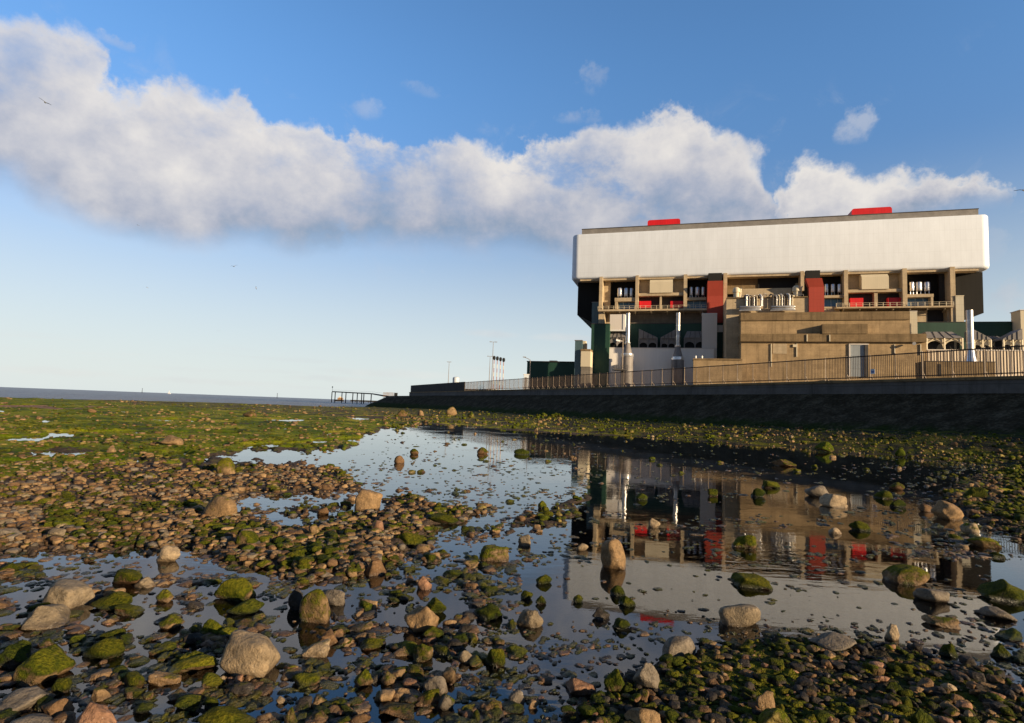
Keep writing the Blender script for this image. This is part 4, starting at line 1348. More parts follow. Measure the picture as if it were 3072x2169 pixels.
# a softly rolled bottom and top edge
prof = [(0.9, ZB), (0.35, ZB + 0.12), (0.08, ZB + 0.45), (0.0, ZB + 0.9), (0.0, ZT - 0.5), (0.12, ZT - 0.12), (0.5, ZT)]
b = MB()
cxm, cym = (UL + UR) / 2, -22
vs = []
for ins, z in prof:
    for u, v in ring:
        du, dv = u - cxm, v - cym
        vs.append(FW(u - ins * (1 if du > 0 else -1) * min(1, abs(du) / 58), v - ins * (1 if dv > 0 else -1), z))
n = len(ring)
fs = [(i * n + j, i * n + (j + 1) % n, (i + 1) * n + (j + 1) % n, (i + 1) * n + j) for i in range(len(prof) - 1) for j in range(n)]
fs += [tuple(range(n)), tuple(range(len(vs) - 1, len(vs) - n - 1, -1))]
b.add(vs, fs)
b.build('upper_cladding', M['white_clad'], st, smooth=40)

# roof: grey upstand, two red housings
ur0, ur1 = FL(1746, 690, -2)[0], FL(2935, 625, -2)[0]
zr = FL(2340, 658, -2)[1]
rf = MB().prism([(ur0, ZT - 0.2), (ur1, ZT - 0.2), (ur1, zr), (ur0, zr)], -2, -42).build('roof', M['grey_roof'], st)
MB().prism([(ur0 - 0.1, zr), (ur1 + 0.1, zr), (ur1 + 0.1, zr + 0.22), (ur0 - 0.1, zr + 0.22)], -1.9, -42.1).build('roof_edge', M['dark_metal'], rf)
for x0, x1, y0, y1 in ((1943, 2041, 655, 679), (2555, 2676, 620, 650)):
    a, c = FL(x0, y0, -6)[0], FL(x1, y0, -6)[0]
    zt = FL((x0 + x1) / 2, (y0 + 3), -6)[1]
    r = 0.75
    poly = [(a, zr), (c, zr)]
    for q in range(0, 91, 15):
        poly.append((c - r + r * math.cos(math.radians(q)), zt - r + r * math.sin(math.radians(q))))
    for q in range(90, 181, 15):
        poly.append((a + r + r * math.cos(math.radians(q)), zt - r + r * math.sin(math.radians(q))))
    MB().prism(poly, -6, -16).build('rooftop_housing', M['red_gloss'], st, smooth=50)

# black lower body with cut-away underside
V1 = -5.0
ul0, ul1 = FL(1733, 900, V1)[0], FL(2949.5, 880, V1)[0]
zc = FL(2949, 939, V1)[1]
body = [(ul0, ZB), (ul0, FL(1733, 945, V1)[1]), (ul0 + 6.5, FL(1775, 972, V1)[1]), (ul0 + 6.5, GZ), (ul1 - 6.0, GZ),
        (ul1 - 6.0, zc - 2.6), (ul1, zc), (ul1, ZB)]
MB().prism(body, V1, -40).build('lower_cladding', M['black_clad'], st)
# underside beam that catches the light
MB().fbox(0.6, UR - 0.6, -0.6, -3.5, ZB - 0.55, ZB + 0.05).build('soffit_beam', M['beige_conc'], st)

# concrete columns, each from the podium to the white box
COLS = [(1797, 1806.5, 830, 970), (1906, 1915.5, 826, 928), (2051, 2061.5, 823, 928), (2170, 2181.5, 819, 970), (2402, 2412.5, 813, 872),
        (2532.6, 2544.6, 810, 924), (2708, 2721.7, 805, 924), (2852, 2867, 800, 968)]
for x0, x1, y0, y1 in COLS:
    MB().pbox(x0, x1, y0, y1, 0.55, 3.6).build('column', M['beige_conc'], st)

VB = -4.6


def part(name, m, x0, x1, y0, y1, v, d, parent=None, **kw):
    return MB().pbox(x0, x1, y0, y1, v, d).build(name, M[m], parent or st, **kw)


# recess walls and shelves
part('recess_wall', 'beige_conc', 1806, 1831, 838, 929, -3.0, 1.8)
for x0, x1, y0, y1 in ((1915.5, 2051, 838, 887), (2544.6, 2708, 822, 876)):
    part('recess_wall', 'beige_conc', x0, x1, y0, y1, -2.6, 2.2)
for x0, x1, y0, y1 in ((1915.5, 2051, 878.5, 887), (2544.6, 2708, 867.5, 876)):
    part('shelf', 'beige_conc', x0, x1, y0, y1, 0.0, 2.5)
for x0, x1, y0, y1 in ((1949, 2018, 837, 878), (2585.5, 2667, 820.5, 867)):
    h = MB()
    u0, u1 = FL(x0, y1, 0.35)[0], FL(x1, y1, 0.35)[0]
    z1, z0 = FL((x0 + x1) / 2, y0, 0.35)[1], FL((x0 + x1) / 2, y1, 0.35)[1]
    h.hexa([FW(u0, 0.35, z0), FW(u1, 0.35, z0), FW(u1, -2.5, z0), FW(u0, -2.5, z0),
            FW(u0 + .5, -0.9, z1), FW(u1 - .5, -0.9, z1), FW(u1 - .5, -2.5, z1), FW(u0 + .5, -2.5, z1)])
    # upper slope starts above a vertical face
    h2 = MB()
    zm = z1 - 1.0
    poly = [(0.35, z0), (0.35, zm), (-0.7, z1), (-2.5, z1), (-2.5, z0)]
    vs = [FW(u0, v, z) for v, z in poly] + [FW(u1, v, z) for v, z in poly]
    h2.add(vs, [(0, 1, 2, 3, 4), (9, 8, 7, 6, 5)] + [(i, (i + 1) % 5, 5 + (i + 1) % 5, 5 + i) for i in range(5)])
    h2.build('plant_housing', M['cream'], st)
for x0, x1, y0, y1 in ((1918, 1979, 887, 924), (1985, 2050, 887, 924), (2548, 2623, 876, 920), (2633, 2707, 875, 920)):
    part('ribbed_panel', 'dark_panel', x0, x1, y0, y1, -2.4, 0.4)
for x0, x1, y0, y1 in ((1979, 1985, 886, 926), (2623, 2633, 875, 921)):
    part('mullion', 'beige_conc', x0, x1, y0, y1, -0.4, 2.4)
for x0, x1, y0, y1 in ((1918, 1953, 903, 923), (2011, 2049, 903, 923), (2551, 2590, 894, 920), (2664, 2705, 893, 919.5)):
    part('red_cabin', 'red_gloss', x0, x1, y0, y1, -0.7, 1.8)
# bays with blue windows, a shelf over them and three drums above
for x0, x1, ys, yw, yb, pier in ((1844, 1904, 893, 904, 927, True), (2061.5, 2119, 892, 900, 925, False),
                                 (2473, 2533, 885.5, 893, 921, False), (2722, 2801, 882, 891, 918, True)):
    part('shelf', 'beige_conc', x0, x1, ys, yw, 0.1, 3.6)
    if pier:
        if x0 < 2000:
            part('pier', 'beige_conc', x0 + 1, x0 + 9, yw, yb, 0.0, 2.0)
        else:
            part('pier', 'beige_conc', x1 - 8, x1 - 1, yw, yb, 0.0, 2.0)
    wx0, wx1 = (x0 + 9, x1) if pier and x0 < 2000 else (x0, x1 - 8 if pier else x1)
    w = part('window', 'blue_glass', wx0, wx1, yw, yb, -1.8, 0.4)
    fr = MB()
    for q in np.linspace(wx0, wx1, 4):
        fr.pbox(q - .8, q + .8, yw, yb, -1.7, 0.25)
    fr.build('window_frame', M['window_frame'], w)
DRUMS = [[(1852, 1868), (1872, 1885), (1889, 1900)], [(2068, 2079), (2085, 2098.5), (2104, 2115)],
         [(2473, 2485), (2492, 2505), (2511.5, 2524.6)], [(2728, 2742), (2746, 2765.5), (2770.6, 2790)]]
DY = [(865, 890), (862, 886), (853, 877), (847, 873)]
for g, (y0, y1) in zip(DRUMS, DY):
    for x0, x1 in g:
        u0, u1 = FL(x0, y0, -2)[0], FL(x1, y0, -2)[0]
        z1, z0 = FL((x0 + x1) / 2, y0, -2)[1], FL((x0 + x1) / 2, y1, -2)[1]
        um, r = (u0 + u1) / 2, (u1 - u0) / 2
        d = MB()
        prof = [(z0, .9 * r), (z0 + .2, r), ((z0 + z1) / 2 - .12, r), ((z0 + z1) / 2 - .1, r * .93), ((z0 + z1) / 2 + .1, r * .93), ((z0 + z1) / 2 + .12, r), (z1 - .2, r), (z1, .9 * r)]
        d.tube([FW(um, -2, z) for z, _ in prof], [q for _, q in prof], 16)
        for s in (-.6, .6):
            d.bar(FW(um + s * r, -2, z0 - 1.1), FW(um + s * r, -2, z0 + .1), 0.15)
        d.build('vent_drum', M['silver'], st, smooth=40)
part('ribbed_panel', 'dark_panel', 2818, 2851, 812, 922, -3.2, 1.0)
# middle bay: dark back wall, terrace with pipework
part('recess_wall', 'dark_conc', 2181.5, 2402, 815, 880, -4.0, 0.6)
part('dark_opening', 'black', 2274, 2400, 831, 866, -3.7, 0.3)
part('terrace_wall', 'beige_conc', 2225, 2374, 865, 905, 12.0, 2.0)
MB().pbox(2179, 2426, 893, 985, 14.5, 18.5, zb=GZ).build('terrace_wall', M['beige_conc'], st)
MB()
sh = part('terrace_slab', 'dark_conc', 2180, 2425, 890.5, 893.5, 14.8, 14.5)
rail = MB()
for (xa, ya), (xb, yb) in (((2225, 886), (2410, 882)),):
    ua, za = FL(xa, ya, 14.6)
    ub, zb = FL(xb, yb, 14.6)
    rail.bar(FW(ua, 14.6, za), FW(ub, 14.6, za), .1)
    for q in np.linspace(ua, ub, 12):
        rail.bar(FW(q, 14.6, za - 1.0), FW(q, 14.6, za), .08)
rail.build('railing', M['grey_metal'], sh)
_r = random.Random(5)
for i, x in enumerate((2239, 2247, 2256, 2262, 2271, 2284, 2289, 2318, 2330, 2338, 2346, 2352, 2361, 2368, 2377)):
    PV = 15.2
    u, z0 = FL(x, 919, PV)
    zt = FL(x, 880 + _r.uniform(0, 7), PV)[1]
    r = _r.choice((0.13, 0.2, 0.3))
    dx = _r.choice((-.9, -.5, .5, .9))
    p = MB().tube([FW(u, PV, z0), FW(u, PV, zt - .5), FW(u + dx * .3, PV - .1, zt - .1), FW(u + dx, PV - .6, zt), FW(u + dx * 1.3, PV - 2, zt - .3)], r, 8)
    p.tube([FW(u, PV, z0 + (zt - z0) * .55), FW(u, PV, z0 + (zt - z0) * .55 + .2)], r * 1.5, 8)
    p.build('vent_pipe', M[('steel', 'grey_metal', 'dark_metal', 'steel', 'cream')[i % 5]], st, smooth=50)
for x0, x1, y0, y1 in ((2219, 2282, 918, 932), (2313, 2385, 917, 931)):
    u0, z1 = FL(x0, y0, 15.7)
    u1, z0 = FL(x1, y1, 15.7)
    zc_, r = (z0 + z1) / 2, (z1 - z0) / 2
    s = MB()
    for dz in (-.5, .5):
        s.tube([FW(u0, 15.7, zc_ + dz * r), FW(u0 + .2, 15.7, zc_ + dz * r), FW(u1 - .2, 15.7, zc_ + dz * r), FW(u1, 15.7, zc_ + dz * r)], [r * .35, r * .52, r * .52, r * .35], 12)
    s.bar(FW(u0 - .2, 15.9, z0 + .05), FW(u1 + .2, 15.9, z0 + .05), .2)
    s.build('silencer', M['steel'], st, smooth=40)
for x0, x1, y0, y1 in ((2195, 2224, 862, 892), (2374, 2406, 857, 890)):
    u0, z1 = FL(x0, y0, 13.5)
    u1, z0 = FL(x1, y1, 13.5)
    um, r, h = (u0 + u1) / 2, (u1 - u0) / 2 * .8, z1 - z0
    t = MB().tube([FW(um, 13.1, z0), FW(um, 13.1, z0 + h * .48), FW(um, 13.1, z0 + h * .5), FW(um, 13.1, z0 + h * .85), FW(um, 13.1, z1)],
                  [r * .75, r * .75, r, r * .95, r * .5], 12)
    t.tube([FW(um + r, 12.7, z0), FW(um + r * 1.15, 12.7, z0 + h * .9), FW(um + r * 1.5, 12.7, z0 + h * .95)], .3, 8)
    t.build('steam_vessel', M['cream'], st, smooth=40)
# two rust-red shafts with black caps, tops kicked outward
for x0, x1, xt0, xt1, yc, y0, yk, y1 in ((2121, 2168.5, 2123, 2169, 819, 843, 888, 968), (2427, 2473, 2417, 2466, 811, 835, 862, 936)):
    vf, vk = (2.2, 3.4) if x0 < 2300 else (14.9, 15.7)
    ua, ub = FL(x0, y1, vf)[0], FL(x1, y1, vf)[0]
    z0 = FL(x0, y1, vf)[1]
    zk, zt = FL(x0, yk, vf)[1], FL(x0, y0, vk)[1]
    ta, tb = FL(xt0, y0, vk)[0], FL(xt1, y0, vk)[0]
    vb = -3 if x0 < 2300 else vf - 1.6
    s = MB()
    s.hexa([FW(ua, vf, z0), FW(ub, vf, z0), FW(ub, vb, z0), FW(ua, vb, z0), FW(ua, vf, zk), FW(ub, vf, zk), FW(ub, vb, zk), FW(ua, vb, zk)])
    s.hexa([FW(ua, vf, zk), FW(ub, vf, zk), FW(ub, vb, zk), FW(ua, vb, zk), FW(ta, vk, zt), FW(tb, vk, zt), FW(tb, vb, zt), FW(ta, vb, zt)])
    so_ = s.build('red_shaft', M['red_brick'], st)
    zcap = FL((xt0 + xt1) / 2, yc, vk - 1)[1]
    MB().fbox(ta + .25, tb - .25, vk - 1, vb - .2, zt + .02, zcap).build('shaft_cap', M['black'], so_)
# walkways with rails in front of the bays
for xa, xb, ya, yb in ((1794, 2121, 926.5, 932), (2509, 2861, 918.5, 923.5)):
    bl = part('balcony', 'beige_conc', xa, xb, ya, yb, 1.6, 6)
    rl = MB()
    ua, ub = FL(xa, ya, 1.5)[0], FL(xb, ya, 1.5)[0]
    zf = FL((xa + xb) / 2, ya, 1.5)[1]
    for h in (.55, 1.1):
        rl.bar(FW(ua, 1.5, zf + h), FW(ub, 1.5, zf + h), .07)
    for q in np.linspace(ua, ub, int((ub - ua) / 1.6)):
        rl.bar(FW(q, 1.5, zf), FW(q, 1.5, zf + 1.1), .09)
    rl.build('railing', M['cream'], bl)
    br = MB()
    for q in np.linspace(ua + 2, ub - 2, 7):
        br.bar(FW(q, 1.3, zf - .9), FW(q, -.5, zf - 1.6), .22)
    br.build('bracket', M['beige_conc'], bl)
# wall below the walkways
part('lower_wall', 'grey_conc', 1892, 2122, 931, 980, -3.5, 1.4)
part('lower_wall', 'beige_conc', 1815, 1892, 932, 980, -3.3, 1.4)
part('column', 'beige_conc', 1802, 1814, 932, 972, 0.5, 3)
part('lower_wall', 'beige_conc', 2751, 2782, 932, 975, -1.5, 3)
part('lower_wall', 'dark_panel', 2782, 2842, 924, 975, -3.0, 2)
part('lower_wall', 'beige_conc', 2842, 2853, 924, 975, -0.4, 3)
part('lower_wall', 'beige_conc', 2473, 2520, 920, 975, -0.6, 4)

# corrugated stair tower and glazed lift shaft against the ends
t = fthing('stair_tower', 'cream corrugated stair tower against the black right end of the station', 'tower', FL(2880, 960, .8)[0], .8)
MB().pbox(2867.5, 2892, 888, 967, .8, 5, zb=GZ).build('tower_wall', M['cream_rib'], t)
MB().pbox(2867, 2892.5, 886, 888.5, 0.9, 5.2).build('tower_cap', M['cream'], t)
t = fthing('glazed_shaft', 'tall blue-grey glazed shaft against the black left end of the station', 'tower', FL(1783, 960, -1)[0], -1)
MB().pbox(1775.5, 1796, 907, 975, -1.0, 3.8, zb=GZ).build('shaft_wall', M['glass_teal'], t)
MB().pbox(1775, 1796, 905.5, 907, -0.95, 3.9).build('shaft_cap', M['grey_metal'], t)

# dark green podium buildings at the station's foot
GV = 5.0
def green(name, label, x0, x1, y0, v, d, parts=()):
    t = fthing(name, label, 'building', FL((x0 + x1) / 2, y0, v)[0], v)
    w = MB().pbox(x0, x1, y0, y0 + 40, v, d, zb=GZ).build('wall', M['green'], t)
    MB().pbox(x0 - .5, x1 + .5, y0 - 1.5, y0, v + .12, d + .2).build('roof_trim', M['dark_metal'], t)
    return t
green('green_annex', 'tall dark green clad annex at the foot of the left end', 1774, 1829, 972, 6.5, 30)
green('green_podium', 'long dark green clad podium wall behind the silver chimneys and grey plant building', 1830, 2224, 971, 1.4, 4.4)
t2 = green('green_wing', 'long dark green clad wing running past the right end behind the coolers', 2745, 3036, 966.5, 4.2, 7.2)
t = bpy.data.objects['green_podium']
MB().pbox(2152, 2203, 975, 996, 1.6, .3).build('grey_panel', M['grey_clad'], t)
MB().pbox(2203, 2221, 972, 1012, 1.65, .4).build('grey_panel', M['grey_clad'], t)

# low green shed far left, its little tower beside it
t = fthing('green_shed', 'low long dark green shed behind the fence, lowest building at the station', 'shed', FL(1650, 1100, 2)[0], 2)
MB().pbox(1581, 1724, 1086, 1125, 2, 14, zb=GZ).build('wall', M['green'], t)
MB().pbox(1580, 1725, 1083.5, 1086, 2.3, 14.6).build('roof', M['dark_metal'], t)
MB().pbox(1648, 1670, 1081.5, 1083.6, -3, 2).build('roof_vent', M['dark_metal'], t)
t = fthing('lift_tower', 'slim glazed tower with a beige box on its side, beside the low green shed', 'tower', FL(1740, 1100, 12)[0], 12)
MB().pbox(1724, 1746.5, 1021.5, 1115, 12, 4, zb=GZ).build('glazing', M['glass_teal'], t)
MB().pbox(1723.5, 1747, 1019.8, 1021.5, 12.1, 4.2).build('tower_cap', M['grey_metal'], t)
bb = MB().pbox(1742.5, 1771, 1053, 1100, 13, 5).build('side_block', M['cream'], t)
MB().pbox(1742, 1771.3, 1047, 1053, 13.1, 5.2).build('block_parapet', M['dark_conc'], bb)
MB().pbox(1743, 1771, 1100, 1118, 12.8, 4.8, zb=GZ).build('block_base', M['grey_conc'], t)
MB().pbox(1748, 1757, 1023, 1047, 10.5, 2).build('duct', M['cream'], t)
MB().pbox(1754, 1760, 1030, 1047, 11.2, 1.2).build('duct', M['dark_metal'], t)

# ------------------------------------------------------------------ grey plant building and what stands on it
GVP = 6.0
t = fthing('plant_building', 'plain grey clad plant building standing in front of the green podium', 'building', FL(1960, 1080, GVP)[0], GVP)
MB().pbox(1787, 2142, 1045, 1120, GVP, 5, zb=GZ).build('wall', M['grey_clad'], t)
MB().pbox(1786.3, 2142.6, 1043, 1045, GVP + .12, 5.2).build('parapet', M['pale_clad'], t)
t = fthing('service_tower', 'narrow pale tower rising above the right end of the grey plant building', 'tower', FL(2125, 1000, 5)[0], 5)
MB().pbox(2106.5, 2151, 941.5, 1040, 5.2, 4, zb=GZ).build('tower_wall', M['pale_clad'], t)
MB().pbox(2106, 2151.6, 939.5, 941.5, 5.32, 4.2).build('tower_cap', M['white'], t)
MB().pbox(2106.8, 2108.2, 930, 940, 5, .1).build('aerial', M['grey_metal'], t)


def cooler(label, x0, x1, yt, ye, yb, v, shape, d=6.0):
    """air cooler: posts, dark fan chamber with a round mouth, sloped casing"""
    u0, u1 = FL(x0, ye, v)[0], FL(x1, ye, v)[0]
    xm = (x0 + x1) / 2
    zt, ze, zb = FL(xm, yt, v)[1], FL(xm, ye, v)[1], FL(xm, yb, v)[1]
    t = fthing('air_cooler', label, 'air cooler', (u0 + u1) / 2, v, 'air coolers beside the station', zb)
    if shape == 'hip':
        i = (u1 - u0) * .14
        c = MB().hexa([FW(u0, v, ze), FW(u1, v, ze), FW(u1, v - d, ze), FW(u0, v - d, ze),
                       FW(u0 + i, v - d * .55, zt), FW(u1 - i, v - d * .55, zt), FW(u1 - i, v - d, zt), FW(u0 + i, v - d, zt)])
    elif shape == 'left':                  # high on the left
        c = MB().prism([(u0, ze), (u1, ze), (u1, ze + .3), (u0, zt)], v, v - d)
    else:
        c = MB().prism([(u0, ze), (u1, ze), (u1, zt), (u0, ze + .3)], v, v - d)
    cs = c.build('casing', M['grey_metal'], t)
    ln = MB()
    for q in (.25, .5, .75):
        u = u0 + (u1 - u0) * q
        if shape == 'hip':
            i = (u1 - u0) * .14
            ut = u0 + i + (u1 - u0 - 2 * i) * q
            ln.bar(FW(u, v + .05, ze), FW(ut, v - d * .55 + .08, zt + .05), .12)
        else:
            zz = zt + (ze + .3 - zt) * (q if shape == 'left' else 1 - q)
            ln.bar(FW(u, v + .06, ze), FW(u, v + .06, zz), .12)
    ln.build('casing_rib', M['dark_metal'], cs)
    for q in (0.02, 0.5, 0.98):
        u = u0 + (u1 - u0) * q
        MB().bar(FW(u, v - .1, zb), FW(u, v - .1, ze), .28).build('post', M['cream' if v > 10 else 'grey_metal'], t)
    MB().fbox(u0 + .3, u1 - .3, v - 1.2, v - d + .3, zb, ze).build('fan_chamber', M['black'], t)
    br = MB()
    for a in (0, .5):
        ua, ub = u0 + (u1 - u0) * a, u0 + (u1 - u0) * (a + .5)
        um = (ua + ub) / 2
        r = (ub - ua) * .46
        # spandrel panel with an arched opening
        arc = [(um + r * math.cos(math.radians(k)), zb + (ze - zb) * .15 + min(r, (ze - zb) * .8) * math.sin(math.radians(k))) for k in range(0, 181, 15)]
        pts = arc + [(ua, zb + (ze - zb) * .15), (ua, ze), (ub, ze), (ub, zb + (ze - zb) * .15)]
        br.prism(pts[::-1], v - .45, v - .6)
        br.bar(FW(ua, v - .3, ze - (ze - zb) * .45), FW(um, v - .3, ze), .14)
        br.bar(FW(ub, v - .3, ze - (ze - zb) * .45), FW(um, v - .3, ze), .14)
    br.build('brace', M['cream' if v > 10 else 'grey_metal'], t)
    return t


cooler('grey hipped air cooler carrying the white box, on the grey plant building', 1825, 1878, 993, 1012, 1044, 5.2, 'hip', 4)
cooler('air cooler with its casing sloping down to the right, beside the left silver chimney', 1916, 1972, 986, 1015, 1044, 5.2, 'left', 4)
cooler('air cooler with its casing sloping up to the right, beside the second silver chimney', 1982, 2026, 988, 1015, 1044, 5.2, 'right', 4)
cooler('grey hipped air cooler below the narrow pale tower', 2052, 2119, 991, 1013, 1044, 4.4, 'hip', 3.4)
t = fthing('white_box', 'white box unit raised on the left air cooler next to a silver chimney', 'plant box', FL(1850, 990, 5)[0], 5, z=FL(1850, 993, 5)[1])
MB().pbox(1829.5, 1874.5, 943, 989, 5, 3).build('casing', M['pale_clad'], t)
MB().pbox(1829, 1875, 989, 993, 5.1, 3.2).build('skirt', M['white'], t)
MB().pbox(1869, 1875.6, 942.5, 989, 5.15, 3.3).build('corner_strip', M['white'], t)

# ------------------------------------------------------------------ silver chimneys
def chimney(label, x, yt, ycol, ycone, yring, xr, v, wr, wd):
    u = FL(x, yring, v)[0]
    k = 1 / (FPX / FW(u, v, 0)[1])
    t = fthing('silver_chimney', label, 'chimney', u, v, 'silver exhaust chimneys')
    Z = lambda y: FL(xr, y, v)[1]
    w = wr * k / 2
    zt, z1, z2, z3 = Z(yt), Z(ycol), Z(ycone), Z(yring)
    MB().tube([FW(u, v, z1), FW(u, v, zt)], w, 18).build('flue', M['steel'], t, smooth=40)
    s = MB()
    for f in (.3, .62):
        zz = z1 + (zt - z1) * f
        s.tube([FW(u, v, zz), FW(u, v, zz + .18)], w * 1.09, 18)
    s.build('flange', M['silver'], bpy.data.objects[[o.name for o in t.children][-1]], smooth=40)
    MB().tube([FW(u, v, z1 - .1), FW(u, v, z1 + .05), FW(u, v, z1 + .45), FW(u, v, z1 + .6)], [w * 1.2, w * 1.35, w * 1.35, w * 1.1], 18).build('collar', M['silver'], t, smooth=40)
    W = wd * k / 2
    MB().tube([FW(u, v, z2), FW(u, v, z1 - .05)], [W * .78, w * 1.15], 18).build('cone', M['grey_metal'], t, smooth=40)
    MB().tube([FW(u, v, z3), FW(u, v, z3 + .15), FW(u, v, z2 - .15), FW(u, v, z2 + .05)], [W * 1.02, W * 1.08, W * 1.05, W * .8], 18).build('ring', M['silver'], t, smooth=40)
    dr = MB().tube([FW(u, v, GZ), FW(u, v, z3)], W, 18).build('drum', M['grey_metal'], t, smooth=40)
    l = MB()
    for e in (-.25, .25):
        l.bar(FW(u + e - W * .3, v + W + .12, GZ), FW(u + e - W * .3, v + W + .12, z3), .07)
    for z in np.arange(GZ + .4, z3, .45):
        l.bar(FW(u - .25 - W * .3, v + W + .12, z), FW(u + .25 - W * .3, v + W + .12, z), .05)
    l.build('ladder', M['dark_metal'], dr)
    return t


chimney('slim silver chimney nearest the left end, its conical foot behind a lamp platform', 1882, 939.5, 1031, 1060, 1071, 1882, 10, 12.5, 35)
chimney('slim silver chimney in the middle of the grey plant building', 2033, 938.5, 1040, 1070, 1081, 2033, 10, 12.5, 37)
c3 = fthing('silver_chimney', 'thick bright silver chimney near the right edge, rising above the ribbed beige wall', 'chimney', FL(2909, 1050, 22)[0], 22, 'silver exhaust chimneys')
u = FL(2909.5, 1000, 22)[0]
Z = lambda y: FL(2909, y, 22)[1]
w = (FL(2920.7, 1000, 22)[0] - FL(2898.5, 1000, 22)[0]) / 2
fl = MB().tube([FW(u, 22, Z(1050)), FW(u, 22, Z(931))], w, 22).build('flue', M['steel'], c3, smooth=40)
s = MB()
for y in (962, 995, 1030):
    s.tube([FW(u, 22, Z(y)), FW(u, 22, Z(y) + .12)], w * 1.06, 22)
s.build('flange', M['silver'], fl, smooth=40)
MB().tube([FW(u, 22, Z(1086)), FW(u, 22, Z(1076)), FW(u, 22, Z(1050))], [w * 1.75, w * 1.5, w], 22).build('cone', M['silver'], c3, smooth=40)
MB().tube([FW(u, 22, GZ), FW(u, 22, Z(1086))], w * 1.3, 22).build('drum', M['grey_metal'], c3, smooth=40)

# ------------------------------------------------------------------ brown concrete pump house
BV = 19.5
t = fthing('pump_house', 'big stained brown concrete pump house standing before the middle of the station', 'building', FL(2500, 1100, BV)[0], BV)
MB().pbox(2223, 2729, 960, 1002, BV, 7, zb=FL(2500, 1003, BV)[1]).build('upper_wall', M['brown_conc'], t)
MB().pbox(2222, 2730, 937, 960, BV + .35, 7.5, zt=FL(2476, 936.5, BV)[1]).build('parapet', M['dark_conc'], t)
MB().pbox(2467, 2603, 972, 1001, BV + 2.2, 3).build('projecting_bay', M['dark_conc'], t)
MB().pbox(2223, 2779, 1025, 1120, BV + 1.2, 9, zb=GZ).build('lower_wall', M['brown_conc'], t)
MB().pbox(2222, 2780, 1001, 1025, BV + 2.0, 9.5).build('lower_parapet', M['dark_conc'], t)
MB().pbox(2319, 2361, 1031, 1061, BV + 1.28, .3).build('patch', M['beige_conc'], t)
dr = MB().pbox(2551, 2605, 1034, 1130, BV + 1.32, .3).build('roller_door', cladding('grey_blue_roller_door', (0.30, 0.33, 0.35), 1.15, 3.4, .55, .45, .1), t)
f = MB().pbox(2547.5, 2551, 1031, 1130, BV + 1.5, .5)
f.pbox(2551, 2606, 1031, 1034, BV + 1.5, .5)
f.build('door_frame', M['pale_clad'], dr)
MB().pbox(2595, 2605, 1034, 1130, BV + 1.7, .5).build('door_reveal', M['dark_metal'], dr)
for x, y0, y1 in ((2420, 1003, 1024), (2488, 1004, 1024), (2312.5, 1031, 1100), (2389, 1031, 1070), (2683, 1033, 1062), (2761, 1033, 1065)):
    MB().pbox(x, x + 3.2, y0, y1, BV + (1.45 if y0 > 1028 else 2.25), .3).build('downpipe', M['cream'], t)
MB().pbox(2379, 2392, 1033, 1041, BV + 1.5, .5).build('pipe_box', M['cream'], t)
u, z = FL(2740, 1029, BV + 2.3)
MB().tube([FW(u, BV + 2, z), FW(u, BV + 2.9, z - .2)], [.2, .45], 8).build('floodlight', M['silver'], t)
t = fthing('side_column', 'narrow pale ribbed tower at the right shoulder of the pump house', 'tower', FL(2740, 990, 17)[0], 17)
MB().pbox(2729.5, 2752, 934, 1000, 17, 4, zb=GZ).build('tower_wall', M['cream_rib'], t)
MB().pbox(2729, 2752.5, 932.5, 934, 17.1, 4.2).build('tower_cap', M['pale_clad'], t)

t = fthing('yard_wall', 'low brown concrete yard wall between the plant building and the pump house', 'wall', FL(2150, 1100, 27)[0], 27)
MB().pbox(2080, 2226, 1080, 1140, 27, 4, zb=GZ).build('wall', M['brown_conc'], t)
MB().pbox(2079, 2227, 1075.5, 1080, 27.2, 4.4).build('coping', M['dark_conc'], t)
mk = MB()
for x in (2087, 2106):
    u, z = FL(x, 1075, 26)
    mk.tube([FW(u, 26, z), FW(u, 26, z + .7)], .25, 8)
mk.build('vent_cap', M['white'], t)

# ribbed beige wall, dark low wall, right-hand coolers and tower
t = fthing('ribbed_wall', 'long ribbed beige sheet wall under the coolers at the right edge', 'wall', FL(2940, 1080, 17)[0], 17)
MB().pbox(2781, 3130, 1052, 1110, 17, 8, zb=GZ).build('sheet', M['beige_rib'], t)
MB().pbox(2780, 3130, 1049, 1052, 17.15, 8.3).build('capping', M['pale_clad'], t)
t = fthing('low_brown_building', 'low flat dark brown building close behind the fence, below the thick silver chimney', 'building', FL(2880, 1100, 34)[0], 34)
MB().pbox(2778, 2986, 1085, 1130, 34, 6, zb=GZ).build('wall', M['dark_conc'], t)
MB().pbox(2777.5, 2987, 1083.5, 1085.2, 34.1, 6.2).build('roof_edge', M['dark_metal'], t)
MB().pbox(2816, 2824, 1092, 1128, 34.1, .3).build('door', M['black'], t)
cooler('brightly lit hipped air cooler with three pale bays beside the pump house', 2778, 2890, 990, 1014, 1049, 16, 'hip', 6)
cooler('air cooler sloping down to the right, just right of the thick silver chimney', 2922, 2974, 988, 1019, 1049, 16, 'left', 5)
cooler('air cooler rising to the right edge of the view', 3010, 3068, 986, 1019, 1049, 16, 'right', 5)
cooler('small hipped air cooler in the gap between two sloping coolers at the right edge', 2962, 3012, 1005, 1016, 1049, 11, 'hip', 4)
t = fthing('edge_tower', 'tall beige tower cut by the right edge behind the coolers', 'tower', FL(3060, 990, 8)[0], 8)
ua, ub = FL(3063, 990, 8)[0], FL(3130, 990, 8)[0]
MB().fbox(ua, ub, 8, 3.5, GZ, FL(3066, 931, 8)[1]).build('tower_wall', M['cream'], t)
MB().fbox(ua - .2, ub, 8.2, 3.3, FL(3066, 931, 8)[1], FL(3066, 929, 8)[1]).build('tower_cap', M['pale_clad'], t)
